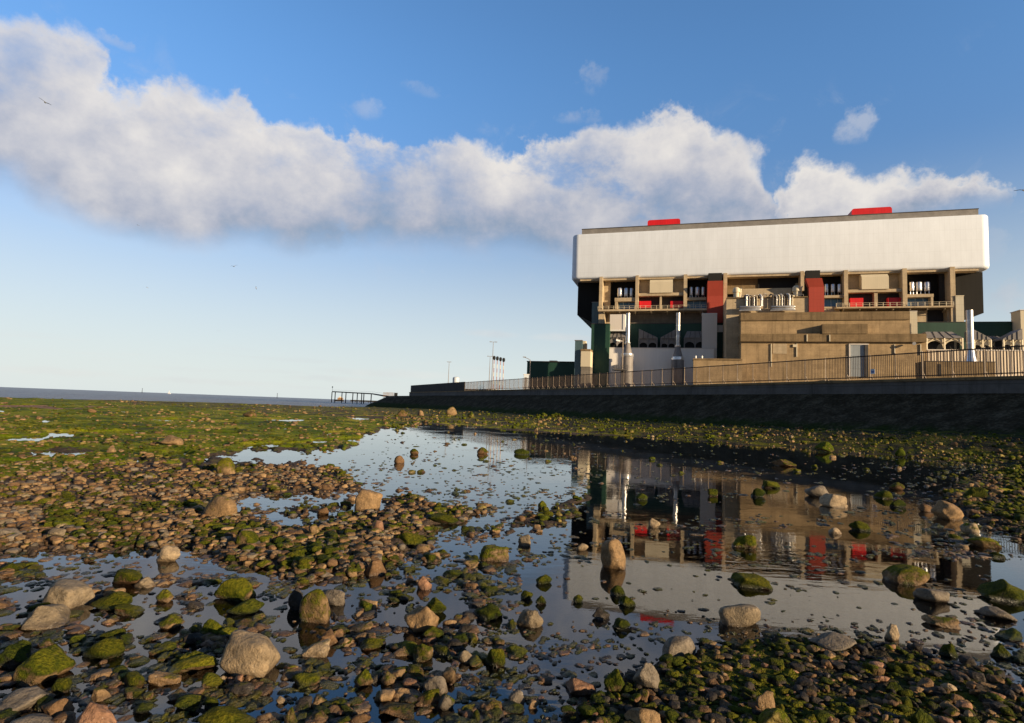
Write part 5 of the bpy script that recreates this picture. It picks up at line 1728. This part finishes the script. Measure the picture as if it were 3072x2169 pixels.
# ------------------------------------------------------------------ yard behind the wall
i0 = 0
edge = WP - WPN * 0.9
b = MB()
poly = [tuple(p) for p in edge] + [(900, 420), (900, -200), (edge[0][0] + 200, -200)]
n = len(poly)
b.add([(x, y, 4.44) for x, y in poly], [tuple(range(n))])
_bm = bmesh.new()
for p in b.v:
    _bm.verts.new(p)
_bm.faces.new(_bm.verts)
bmesh.ops.triangulate(_bm, faces=_bm.faces[:])
_me = bpy.data.meshes.new('yard_ground')
_bm.to_mesh(_me)
_bm.free()
_me.materials.append(M['grey_conc'])
_o = bpy.data.objects.new('yard_ground', _me)
COL.objects.link(_o)
tag(_o, kind='structure')

# ------------------------------------------------------------------ sea wall
sw = thing('sea_wall', 'long dark concrete sea wall with a sloping stone apron, carrying the fence', 'sea wall', (P0[0], P0[1], 0))


def sweep(prof, name, m, smooth=None):
    """prof: list of functions t -> (offset seaward, z)"""
    b = MB()
    k = len(prof)
    vs = []
    for (x, y), (nx, ny), t in zip(WP, WPN, WPT):
        for p in prof:
            o, z = p(t)
            vs.append((x + nx * o, y + ny * o, z))
    fs = [(i * k + j, i * k + (j + 1) % k, (i + 1) * k + (j + 1) % k, (i + 1) * k + j) for i in range(len(WP) - 1) for j in range(k)]
    fs += [tuple(range(k)), tuple(range(len(vs) - 1, len(vs) - k - 1, -1))]
    b.add(vs, fs)
    return b.build(name, m, sw, smooth=smooth)


def berm(t):
    return 6.0 * float(sstep(118, 150, t))


K = lambda o, z: (lambda t: (o, z))
sweep([K(-1.0, 4.3), K(0.09, 4.3), K(0.09, 4.5), K(-1.0, 4.5)], 'coping', M['dark_conc'])
sweep([K(-0.8, 3.3), K(0.02, 3.3), K(0, 4.3), K(-0.8, 4.3)], 'parapet', M['wall_conc'])


def apron_mat():
    k = NT('dark_stone_apron')
    P = k.pos()
    x, y, z = k.sep(P)
    f = k.noise(P, 0.8, 6, 0.7)
    g = k.noise(P, 5.0, 5, 0.7)
    col = k.ramp(k.math('ADD', k.math('MULTIPLY', f, .5), k.math('MULTIPLY', g, .5)),
                 [(.36, (.018, .0135, .008)), (.5, (.055, .042, .026)), (.64, (.14, .108, .07))])
    low = k.rng(k.math('ADD', z, k.math('MULTIPLY', k.math('SUBTRACT', f, .5), 1.6)), 1.35, 0.7)
    col = k.mix(k.math('MULTIPLY', low, .85), col, k.ramp(g, [(.35, (.01, .018, .004)), (.6, (.035, .055, .01))]))
    k.bsdf(col, .9, 0, .02, k.bump(g, .8, .12))
    return k.m


M['apron'] = apron_mat()
sweep([lambda t: (-0.7, 3.25), lambda t: (0.06 + berm(t), 3.42 - 0.05 * berm(t)), lambda t: (0.9 + berm(t), 3.05 - 0.05 * berm(t)),
       lambda t: (5.6 + berm(t) * 1.1, float(foot_z(t))), lambda t: (7.6 + berm(t) * 1.1, float(foot_z(t)) - 1.4), lambda t: (-0.7, -1.4)],
      'apron', M['apron'])

# ------------------------------------------------------------------ security fence on the wall
fe = thing('security_fence', 'long rusty brown steel bar fence along the top of the sea wall', 'fence', (P0[0], P0[1], 4.5))
FO_ = -0.45
dense_t = np.arange(-30, WPT[-1] - 0.5, 0.14)
fx = np.interp(dense_t, WPT, WP[:, 0] + WPN[:, 0] * FO_)
fy = np.interp(dense_t, WPT, WP[:, 1] + WPN[:, 1] * FO_)
FT_ = np.gradient(np.stack([fx, fy], 1), axis=0)
FT_ /= np.linalg.norm(FT_, axis=1)[:, None]
bars = MB()
vs, fs = [], []
near = dense_t < 104
for (x, y), (tx, ty) in zip(np.stack([fx, fy], 1)[near], FT_[near]):
    w, d = 0.017, 0.008
    n = len(vs)
    c = [(x + tx * a * w - ty * e * d, y + ty * a * w + tx * e * d) for a, e in ((-1, -1), (1, -1), (1, 1), (-1, 1))]
    vs += [(p, q, 4.62) for p, q in c] + [(p, q, 6.45) for p, q in c]
    fs += [(n, n + 1, n + 5, n + 4), (n + 1, n + 2, n + 6, n + 5), (n + 2, n + 3, n + 7, n + 6), (n + 3, n, n + 4, n + 7)]
bars.add(vs, fs)
rails = MB()
step = np.arange(-30, 178, 1.9)
rx = np.interp(step, WPT, WP[:, 0] + WPN[:, 0] * FO_)
ry = np.interp(step, WPT, WP[:, 1] + WPN[:, 1] * FO_)
bars.build('fence_bars', M['fence_bar'], fe, kind='stuff')
for nm, h, w in (('bottom_rail', 4.72, .07), ('top_rail', 6.38, .08)):
    rails = MB()
    for i in range(len(step) - 1):
        if step[i] < 104:
            rails.bar((rx[i], ry[i], h), (rx[i + 1], ry[i + 1], h), .05, w)
    rails.build(nm, M['fence_bar'], fe)
# the far end is closed with solid boards
sc_t = np.append(np.arange(103, WPT[-1] - 40, 2.0), WPT[-1] - 40)
b = MB()
vs = []
for t in sc_t:
    x, y = np.interp(t, WPT, WP[:, 0]), np.interp(t, WPT, WP[:, 1])
    nx, ny = np.interp(t, WPT, WPN[:, 0]), np.interp(t, WPT, WPN[:, 1])
    top = 6.55
    vs += [(x + nx * o, y + ny * o, z) for o, z in ((-.55, 4.5), (-.3, 4.5), (-.3, top), (-.55, top))]
k = len(sc_t)
b.add(vs, [(i * 4 + j, i * 4 + (j + 1) % 4, (i + 1) * 4 + (j + 1) % 4, (i + 1) * 4 + j) for i in range(k - 1) for j in range(4)] + [(0, 1, 2, 3), (k * 4 - 1, k * 4 - 2, k * 4 - 3, k * 4 - 4)])
b.build('solid_screen', M['pier'], fe)
pi = 0
for i in range(3, len(step)):
    if pi >= 98 or step[i] > 103:
        break
    pi += 1
    x, y = rx[i], ry[i]
    j = min(int((step[i] + 30) / 0.14), len(FT_) - 1)
    nx, ny = FT_[j][1], -FT_[j][0]        # landward
    p = MB()
    p.bar((x + nx * .08, y + ny * .08, 4.5), (x + nx * .08, y + ny * .08, 6.5), .062, .055)
    p.bar((x + nx * .5, y + ny * .5, 4.5), (x + nx * .1, y + ny * .1, 5.0), .05, .05)
    p.box(x + nx * .08 - .1, x + nx * .08 + .1, y + ny * .08 - .1, y + ny * .08 + .1, 4.5, 4.53)
    p.build('post', M['fence_post'], fe)

# little notices wired to the fence
for x, y0, y1, wpx in ((2189, 1128, 1138, 9), (2620, 1107, 1122, 12), (1926, 1137, 1148, 6), (1742, 1147, 1156, 4)):
    # nearest place on the fence line for that sight line
    r = ray(x, (y0 + y1) / 2)
    k = np.argmin(np.abs(fx / fy - r[0] / r[1]))
    d = fy[k]
    zc = H + r[2] / r[1] * d
    tx, ty = FT_[k]
    hw, hh = .17, (y1 - y0) * d / FPX / 2
    nx, ny = -ty * .03, tx * .03
    if nx * WN[0] + ny * WN[1] < 0:
        nx, ny = -nx, -ny
    sgn = MB()
    sgn.hexa([(fx[k] + a * tx * hw + nx * q, fy[k] + a * ty * hw + ny * q, zc + e * hh) for e in (-1, 1) for a, q in ((-1, 1), (1, 1), (1, 1.5), (-1, 1.5))])
    lab = {2189: 'small white notice on the fence before the left corner of the pump house', 2620: 'blue and white notice on the fence just right of the roller door',
           1926: 'small pale notice on the fence in front of the grey plant building', 1742: 'tiny pale notice on the fence below the slim glazed tower'}[x]
    cx, cy = fx[k], fy[k]
    s = thing('fence_notice', lab, 'notice', (cx, cy, zc), 0, 'notices on the fence')
    sgn.build('board', M['blue_white'], s)
    bl = MB()
    nx, ny = nx * 1.6, ny * 1.6
    bl.hexa([(cx + a * tx * hw * .6 + nx * q, cy + a * ty * hw * .6 + ny * q, zc + hh * e) for e in (-.55, .3) for a, q in ((-1, 1), (1, 1), (1, 1.1), (-1, 1.1))])
    bl.build('panel', paint('notice_blue', (.12, .17, .42), .5), s)

# ------------------------------------------------------------------ things in the yard, left
def at_d(px, py, d):
    p = at_y(px, py, d)
    return p


p = at_d(1368, 1140, 172)
s = thing('storage_tank', 'pale grey upright cylinder tank with a domed top behind the dark fence end', 'tank', (p[0], p[1], 4.45))
r = 10 * 172 / FPX
zt = at_d(1368, 1130, 172)[2]
MB().tube([(p[0], p[1], 4.45), (p[0], p[1], zt - .35)], r, 20).build('shell', M['blue_white'], s, smooth=40)
MB().tube([(p[0], p[1], zt - .35), (p[0], p[1], zt - .12), (p[0], p[1], zt)], [r, r * .7, r * .1], 20).build('dome', M['blue_white'], s, smooth=60)
p = at_d(1579, 1140, 112)
s = thing('yard_cabin', 'pale blue-white cabin peeping over the fence below the end of the green shed', 'cabin', (p[0], p[1], 4.45))
hw = 8 * 112 / FPX
zt = at_d(1579, 1124, 112)[2]
MB().box(p[0] - hw, p[0] + hw, p[1], p[1] + 1.4, 4.45, zt).build('body', M['blue_white'], s)
MB().box(p[0] - hw - .08, p[0] + hw + .08, p[1] - .08, p[1] + 1.48, zt, zt + .12).build('roof', M['white'], s)
MB().box(p[0] - hw * .6, p[0] + hw * .2, p[1] - .04, p[1], 4.5, zt - .5).build('door', M['grey_metal'], s)


def lamp(label, px, yt, d, arm, double=False, group='lamp posts in the station yard'):
    p = at_d(px, yt, d)
    t = thing('lamp_post', label, 'lamp post', (p[0], p[1], 4.45), 0, group)
    MB().tube([(p[0], p[1], 4.45), (p[0], p[1], p[2])], [.13, .06], 8).build('pole', M['grey_metal'], t, smooth=40)
    a = MB()
    if double:
        a.bar((p[0] - arm, p[1], p[2]), (p[0] + arm, p[1], p[2] + .02), .09)
    else:
        a.tube([(p[0], p[1], p[2] - .2), (p[0] - arm * .3, p[1], p[2] + .15), (p[0] - arm, p[1], p[2] + .45)], .06, 6)
    a.build('arm', M['grey_metal'], t)
    for s in ((-1, 1) if double else (-1,)):
        x = p[0] + s * arm
        z = p[2] + (0 if double else .45)
        MB().box(x - .3, x + .3, p[1] - .12, p[1] + .12, z - .05, z + .1).build('lamp_head', M['grey_metal'], t)


lamp('tall double-headed lamp post, the highest of the masts left of the station', 1480, 1026, 150, .7, True)
lamp('shorter double-headed lamp post close beside the tallest mast', 1470.5, 1069, 165, .6, True)
lamp('thin lone lamp post beside the domed tank', 1347.5, 1086, 185, .4, True)
lamp('lamp post with one long arm at the end of the green shed', 1591, 1079, 112, 1.2)
for i, (x, y) in enumerate(((1482.5, 1079), (1492, 1080.5), (1501.5, 1083), (1511, 1085))):
    d = 140
    p = at_d(x, y, d)
    t = thing('banded_post', ['', '', '', ''][i] + 'red and white banded post, ' +
              ('nearest the tallest lamp post', 'second from the tallest lamp post', 'third from the tallest lamp post', 'fourth from the tallest lamp post')[i],
              'post', (p[0], p[1], 4.45), 0, 'four banded posts in a row')
    zz = np.linspace(4.45, p[2], 9)
    w, rd = MB(), MB()
    for q in range(8):
        (rd if q % 2 else w).tube([(p[0], p[1], zz[q]), (p[0], p[1], zz[q + 1])], 0.085, 8)
    w.build('shaft', M['cream'], t)
    rd.build('band', M['red_stripe'], t)
    MB().tube([(p[0], p[1], p[2] + h) for h in (-.1, .1, .45, .8, .95)], [.12, .32, .38, .32, .12], 10).build('ball_top', M['black'], t, smooth=60)

# pole with platform and floodlight before the first chimney
p = at_d(1869, 1015, 100)
t = thing('floodlight_pole', 'pole with a dark railed platform and one floodlight, in front of the grey plant building', 'lamp post', (p[0], p[1], 4.45))
MB().tube([(p[0], p[1], 4.45), (p[0], p[1], p[2])], [.14, .08], 8).build('pole', M['fence_post'], t, smooth=40)
q = at_d(1854, 1022, 100)
MB().bar((p[0], p[1], p[2] - .5), (q[0], q[1], q[2]), .1).build('arm', M['pale_clad'], t)
MB().hexa([(q[0] - .35, q[1] - .2, q[2] - .05), (q[0] + .3, q[1] - .2, q[2] - .2), (q[0] + .3, q[1] + .2, q[2] - .2), (q[0] - .35, q[1] + .2, q[2] - .05),
           (q[0] - .35, q[1] - .2, q[2] + .25), (q[0] + .3, q[1] - .2, q[2] + .1), (q[0] + .3, q[1] + .2, q[2] + .1), (q[0] - .35, q[1] + .2, q[2] + .25)]).build('floodlight', M['white'], t)
a, c = at_d(1841, 1109, 99), at_d(1881, 1096, 99)
pl = MB().box(a[0], c[0], 98.4, 100.4, a[2] - .1, a[2] + .12).build('platform', M['dark_metal'], t)
rl = MB()
for h in (.35, .75):
    for y in (98.4, 100.4):
        rl.bar((a[0], y, a[2] + h), (c[0], y, a[2] + h), .05)
    for x in (a[0], c[0]):
        rl.bar((x, 98.4, a[2] + h), (x, 100.4, a[2] + h), .05)
for x in np.linspace(a[0], c[0], 7):
    for y in (98.4, 100.4):
        rl.bar((x, y, a[2]), (x, y, a[2] + .75), .05)
rl.build('railing', M['dark_metal'], pl)
MB().bar((p[0], p[1] - .2, 4.45), (p[0], p[1] - .2, a[2]), .5).build('mast', M['dark_metal'], t)

# ------------------------------------------------------------------ pier and sea marks
A, B, C = at_d(996, 1174.5, 340), at_d(1115, 1181, 300), at_d(1168, 1190, 215)
pr = thing('pier', 'dark timber pier on tall legs at the end of the sea wall', 'pier', (B[0], B[1], -0.5))
dk = MB()
for p, q in ((A, B), (B, C)):
    dk.hexa([(p[0], p[1], p[2] - .35), (q[0], q[1], q[2] - .35), (q[0], q[1] + 3, q[2] - .35), (p[0], p[1] + 3, p[2] - .35),
             (p[0], p[1], p[2] + .25), (q[0], q[1], q[2] + .25), (q[0], q[1] + 3, q[2] + .25), (p[0], p[1] + 3, p[2] + .25)])
dk.build('deck', M['pier'], pr)
for x in (996, 1007, 1029, 1041.5, 1062.5, 1075.5, 1088, 1094, 1114):
    f = (x - 996) / (1115 - 996)
    p = A + (B - A) * f
    m = MB()
    m.bar((p[0], p[1] + .2, -2.5), (p[0], p[1] + .2, p[2] - .3), .42)
    m.build('leg', M['pier'], pr)
hr = MB()
for p, q in ((A, B), (B, C)):
    hr.bar((p[0], p[1], p[2] + 1.0), (q[0], q[1], q[2] + 1.0), .05)
hr.build('handrail', M['pier'], pr)
la = at_d(997.5, 1161, 340)
b = MB().tube([(la[0], la[1], A[2]), (la[0], la[1], la[2] - .4)], .07, 6)
lp = b.build('beacon_pole', M['grey_metal'], pr)
MB().tube([(la[0], la[1], la[2] - .4), (la[0], la[1], la[2]), (la[0], la[1], la[2] + .4)], [.25, .4, .2], 8).build('beacon', M['black'], lp)
# railed enclosure and a block at the landward end
a, c = at_d(1151.5, 1186, 225), at_d(1179, 1176, 225)
en = thing('railed_enclosure', 'square grey railed enclosure at the landward end of the pier', 'enclosure', (a[0], a[1], C[2]))
e = MB()
for h in np.linspace(C[2] - .3, c[2] - .3, 5):
    for p, q in (((a[0], 224), (c[0], 224)), ((c[0], 224), (c[0], 229)), ((a[0], 229), (c[0], 229)), ((a[0], 224), (a[0], 229))):
        e.bar((*p, h), (*q, h), .08)
e.build('rail', M['grey_metal'], en)
e = MB()
for x in np.linspace(a[0], c[0], 8):
    for y in (224, 229):
        e.bar((x, y, C[2] - 1.5), (x, y, c[2] - .3), .1)
e.build('post', M['rust'], en)
a, c = at_d(1182.5, 1187, 205), at_d(1191, 1179.5, 205)
bx = thing('control_box', 'small black box on the bank between the pier enclosure and the fence end', 'box', (a[0], a[1], a[2]))
MB().box(a[0], c[0], 205, 206.2, a[2] - .8, c[2]).build('body', M['black'], bx)
MB().box(a[0] - .1, c[0] + .1, 204.9, 206.3, c[2], c[2] + .12).build('lid', M['dark_metal'], bx)

# things far out at sea, seen through the pier
a, c = at_d(1003, 1200, 620), at_d(1028, 1186, 620)
t = thing('moored_barge', 'tan and black moored barge seen between the pier legs', 'barge', (a[0], a[1], -.45))
MB().slab([(a[0], 620), (c[0], 620), (c[0] + 1, 622), (c[0], 624), (a[0], 624), (a[0] - 1, 622)], -.9, 1.2).build('hull', M['black'], t)
MB().box(a[0] + 3.2, c[0] - .3, 620.5, 623.5, 1.2, 3.4).build('deckhouse', M['rust'], t)
MB().box(a[0] + 4.6, a[0] + 6.4, 621, 623, 3.4, 4.6).build('wheelhouse', M['cream'], t)
a, c = at_d(1051, 1203, 520), at_d(1160, 1196, 520)
t = thing('far_jetty', 'low dark jetty on the water beyond the pier', 'jetty', (a[0], a[1], -.45))
MB().box(a[0], c[0], 520, 524, .3, 1.6).build('deck', M['pier'], t)
for q in np.linspace(a[0] + .5, c[0] - .5, 9):
    MB().bar((q, 520.6, -2), (q, 520.6, .4), .5).build('leg', M['pier'], t)
for px, yt, yb, d, lb in ((832, 1182, 1193, 900, 'dark post sea mark nearest the pier'), (427, 1167, 1178, 1000, 'thin dark sea mark far out, well left of the pier')):
    p, q = at_d(px, yt, d), at_d(px, yb, d)
    t = thing('sea_mark', lb, 'sea mark', (p[0], d, -.5))
    MB().tube([(p[0], d, -1.5), (p[0], d, p[2])], [.5, .3], 8).build('pole', M['black'], t)
    MB().tube([(p[0], d, p[2]), (p[0], d, p[2] + .8), (p[0], d, p[2] + 1.4)], [.2, .55, .1], 8).build('topmark', M['black'], t)
p = at_d(508, 1178, 1600)
t = thing('sailing_boat', 'tiny white sailing boat on the horizon', 'boat', (p[0], 1600, -.45))
MB().slab([(p[0] - 4, 1600), (p[0] + 3, 1599), (p[0] + 4.5, 1600), (p[0] + 3, 1601)], -.8, .9).build('hull', M['white'], t)
MB().add([(p[0] - 3, 1600, 1.6), (p[0] + .4, 1600, 1.6), (p[0] + .4, 1600, 9.5), (p[0] - 3, 1600.1, 1.6), (p[0] + .4, 1600.1, 1.6), (p[0] + .4, 1600.1, 9.5)],
         [(0, 1, 2), (5, 4, 3), (0, 3, 4, 1), (1, 4, 5, 2), (2, 5, 3, 0)]).build('sail', M['white'], t)


# ------------------------------------------------------------------ gulls
def gull_mat():
    k = NT('gull_plumage')
    P = k.obj()
    x, y, z = k.sep(P)
    tip = k.rng(k.math('ABSOLUTE', x), .48, .58)
    top = k.rng(k.math('ABSOLUTE', x), .07, .12)
    col = k.mix(top, (.75, .74, .72), (.22, .23, .25))
    col = k.mix(tip, col, (.02, .02, .02))
    k.bsdf(col, .7, 0, .2)
    return k.m


M['gull'] = gull_mat()


def gull(px, py, d, scale, heading, bank, flap, label):
    """one continuous body: head, tapering trunk, fanned tail and two cranked wings; span about 1.2 m"""
    xs = [(-.30, .004, .12, 0), (-.22, .02, .075, 0), (-.10, .05, .06, 0), (.02, .068, .072, 0), (.12, .058, .06, .005), (.19, .036, .04, .02), (.235, .036, .038, .028), (.275, .02, .02, .02), (.32, .004, .006, .012)]
    n = 10
    vs, fs = [], []
    for y, hz, hx, zc in xs:
        for k in range(n):
            a = 2 * math.pi * k / n
            vs.append((hx * math.cos(a), y, zc + hz * math.sin(a)))
    for i in range(len(xs) - 1):
        for k in range(n):
            fs.append((i * n + k, i * n + (k + 1) % n, (i + 1) * n + (k + 1) % n, (i + 1) * n + k))
    fs += [tuple(range(n)), tuple(range(len(vs) - 1, len(vs) - n - 1, -1))]
    for s in (-1, 1):
        st_ = [(.03, .12, -.10, .02), (.14, .15, -.07, .02 + .35 * flap), (.28, .16, -.03, .02 + .9 * flap), (.42, .11, -.06, .02 + .95 * flap), (.55, .02, -.10, .02 + .8 * flap), (.64, -.10, -.14, .02 + .6 * flap)]
        b0 = len(vs)
        for x, lead, trail, z in st_:
            c = (lead + trail) / 2
            vs += [(s * x, lead, z * 1.0), (s * x, c, z + .018), (s * x, trail, z - .003), (s * x, c, z - .008)]
        for i in range(len(st_) - 1):
            for k in range(4):
                fs.append((b0 + i * 4 + k, b0 + i * 4 + (k + 1) % 4, b0 + (i + 1) * 4 + (k + 1) % 4, b0 + (i + 1) * 4 + k))
        fs += [tuple(range(b0, b0 + 4)), tuple(range(len(vs) - 1, len(vs) - 5, -1))]
    p = at_d(px, py, d)
    m = MB().add(vs, fs)
    o = m.build('gull', M['gull'], None, smooth=50)
    o.location = p
    o.rotation_euler = (0, bank, heading)
    o.scale = (scale,) * 3
    return tag(o, label, 'gull', 'gulls in flight')


gull(135, 307, 62, 1.0, .5, .42, .10, 'gull gliding against the white cloud at the upper left, largest of the flock')
gull(3073, 571, 42, 1.0, -1.25, .1, .12, 'gull flying in at the right edge above the station')
gull(702, 799, 95, 1.0, .9, -.35, .12, 'grey gull below the cloud bank, the clearest one over the sea')
gull(414, 676, 210, 1.0, 1.3, .1, .1, 'tiny pale gull in front of the dark cloud base')
gull(442, 863, 210, 1.0, 1.5, .2, .15, 'tiny dark gull low over the sea, the one farther left')
gull(768, 864, 200, 1.0, 1.4, 1.1, .15, 'tiny dark gull low over the sea, banking on its side')
gull(657, 993, 260, 1.0, .2, .0, .12, 'very distant gull, the lowest of the flock over the sea')
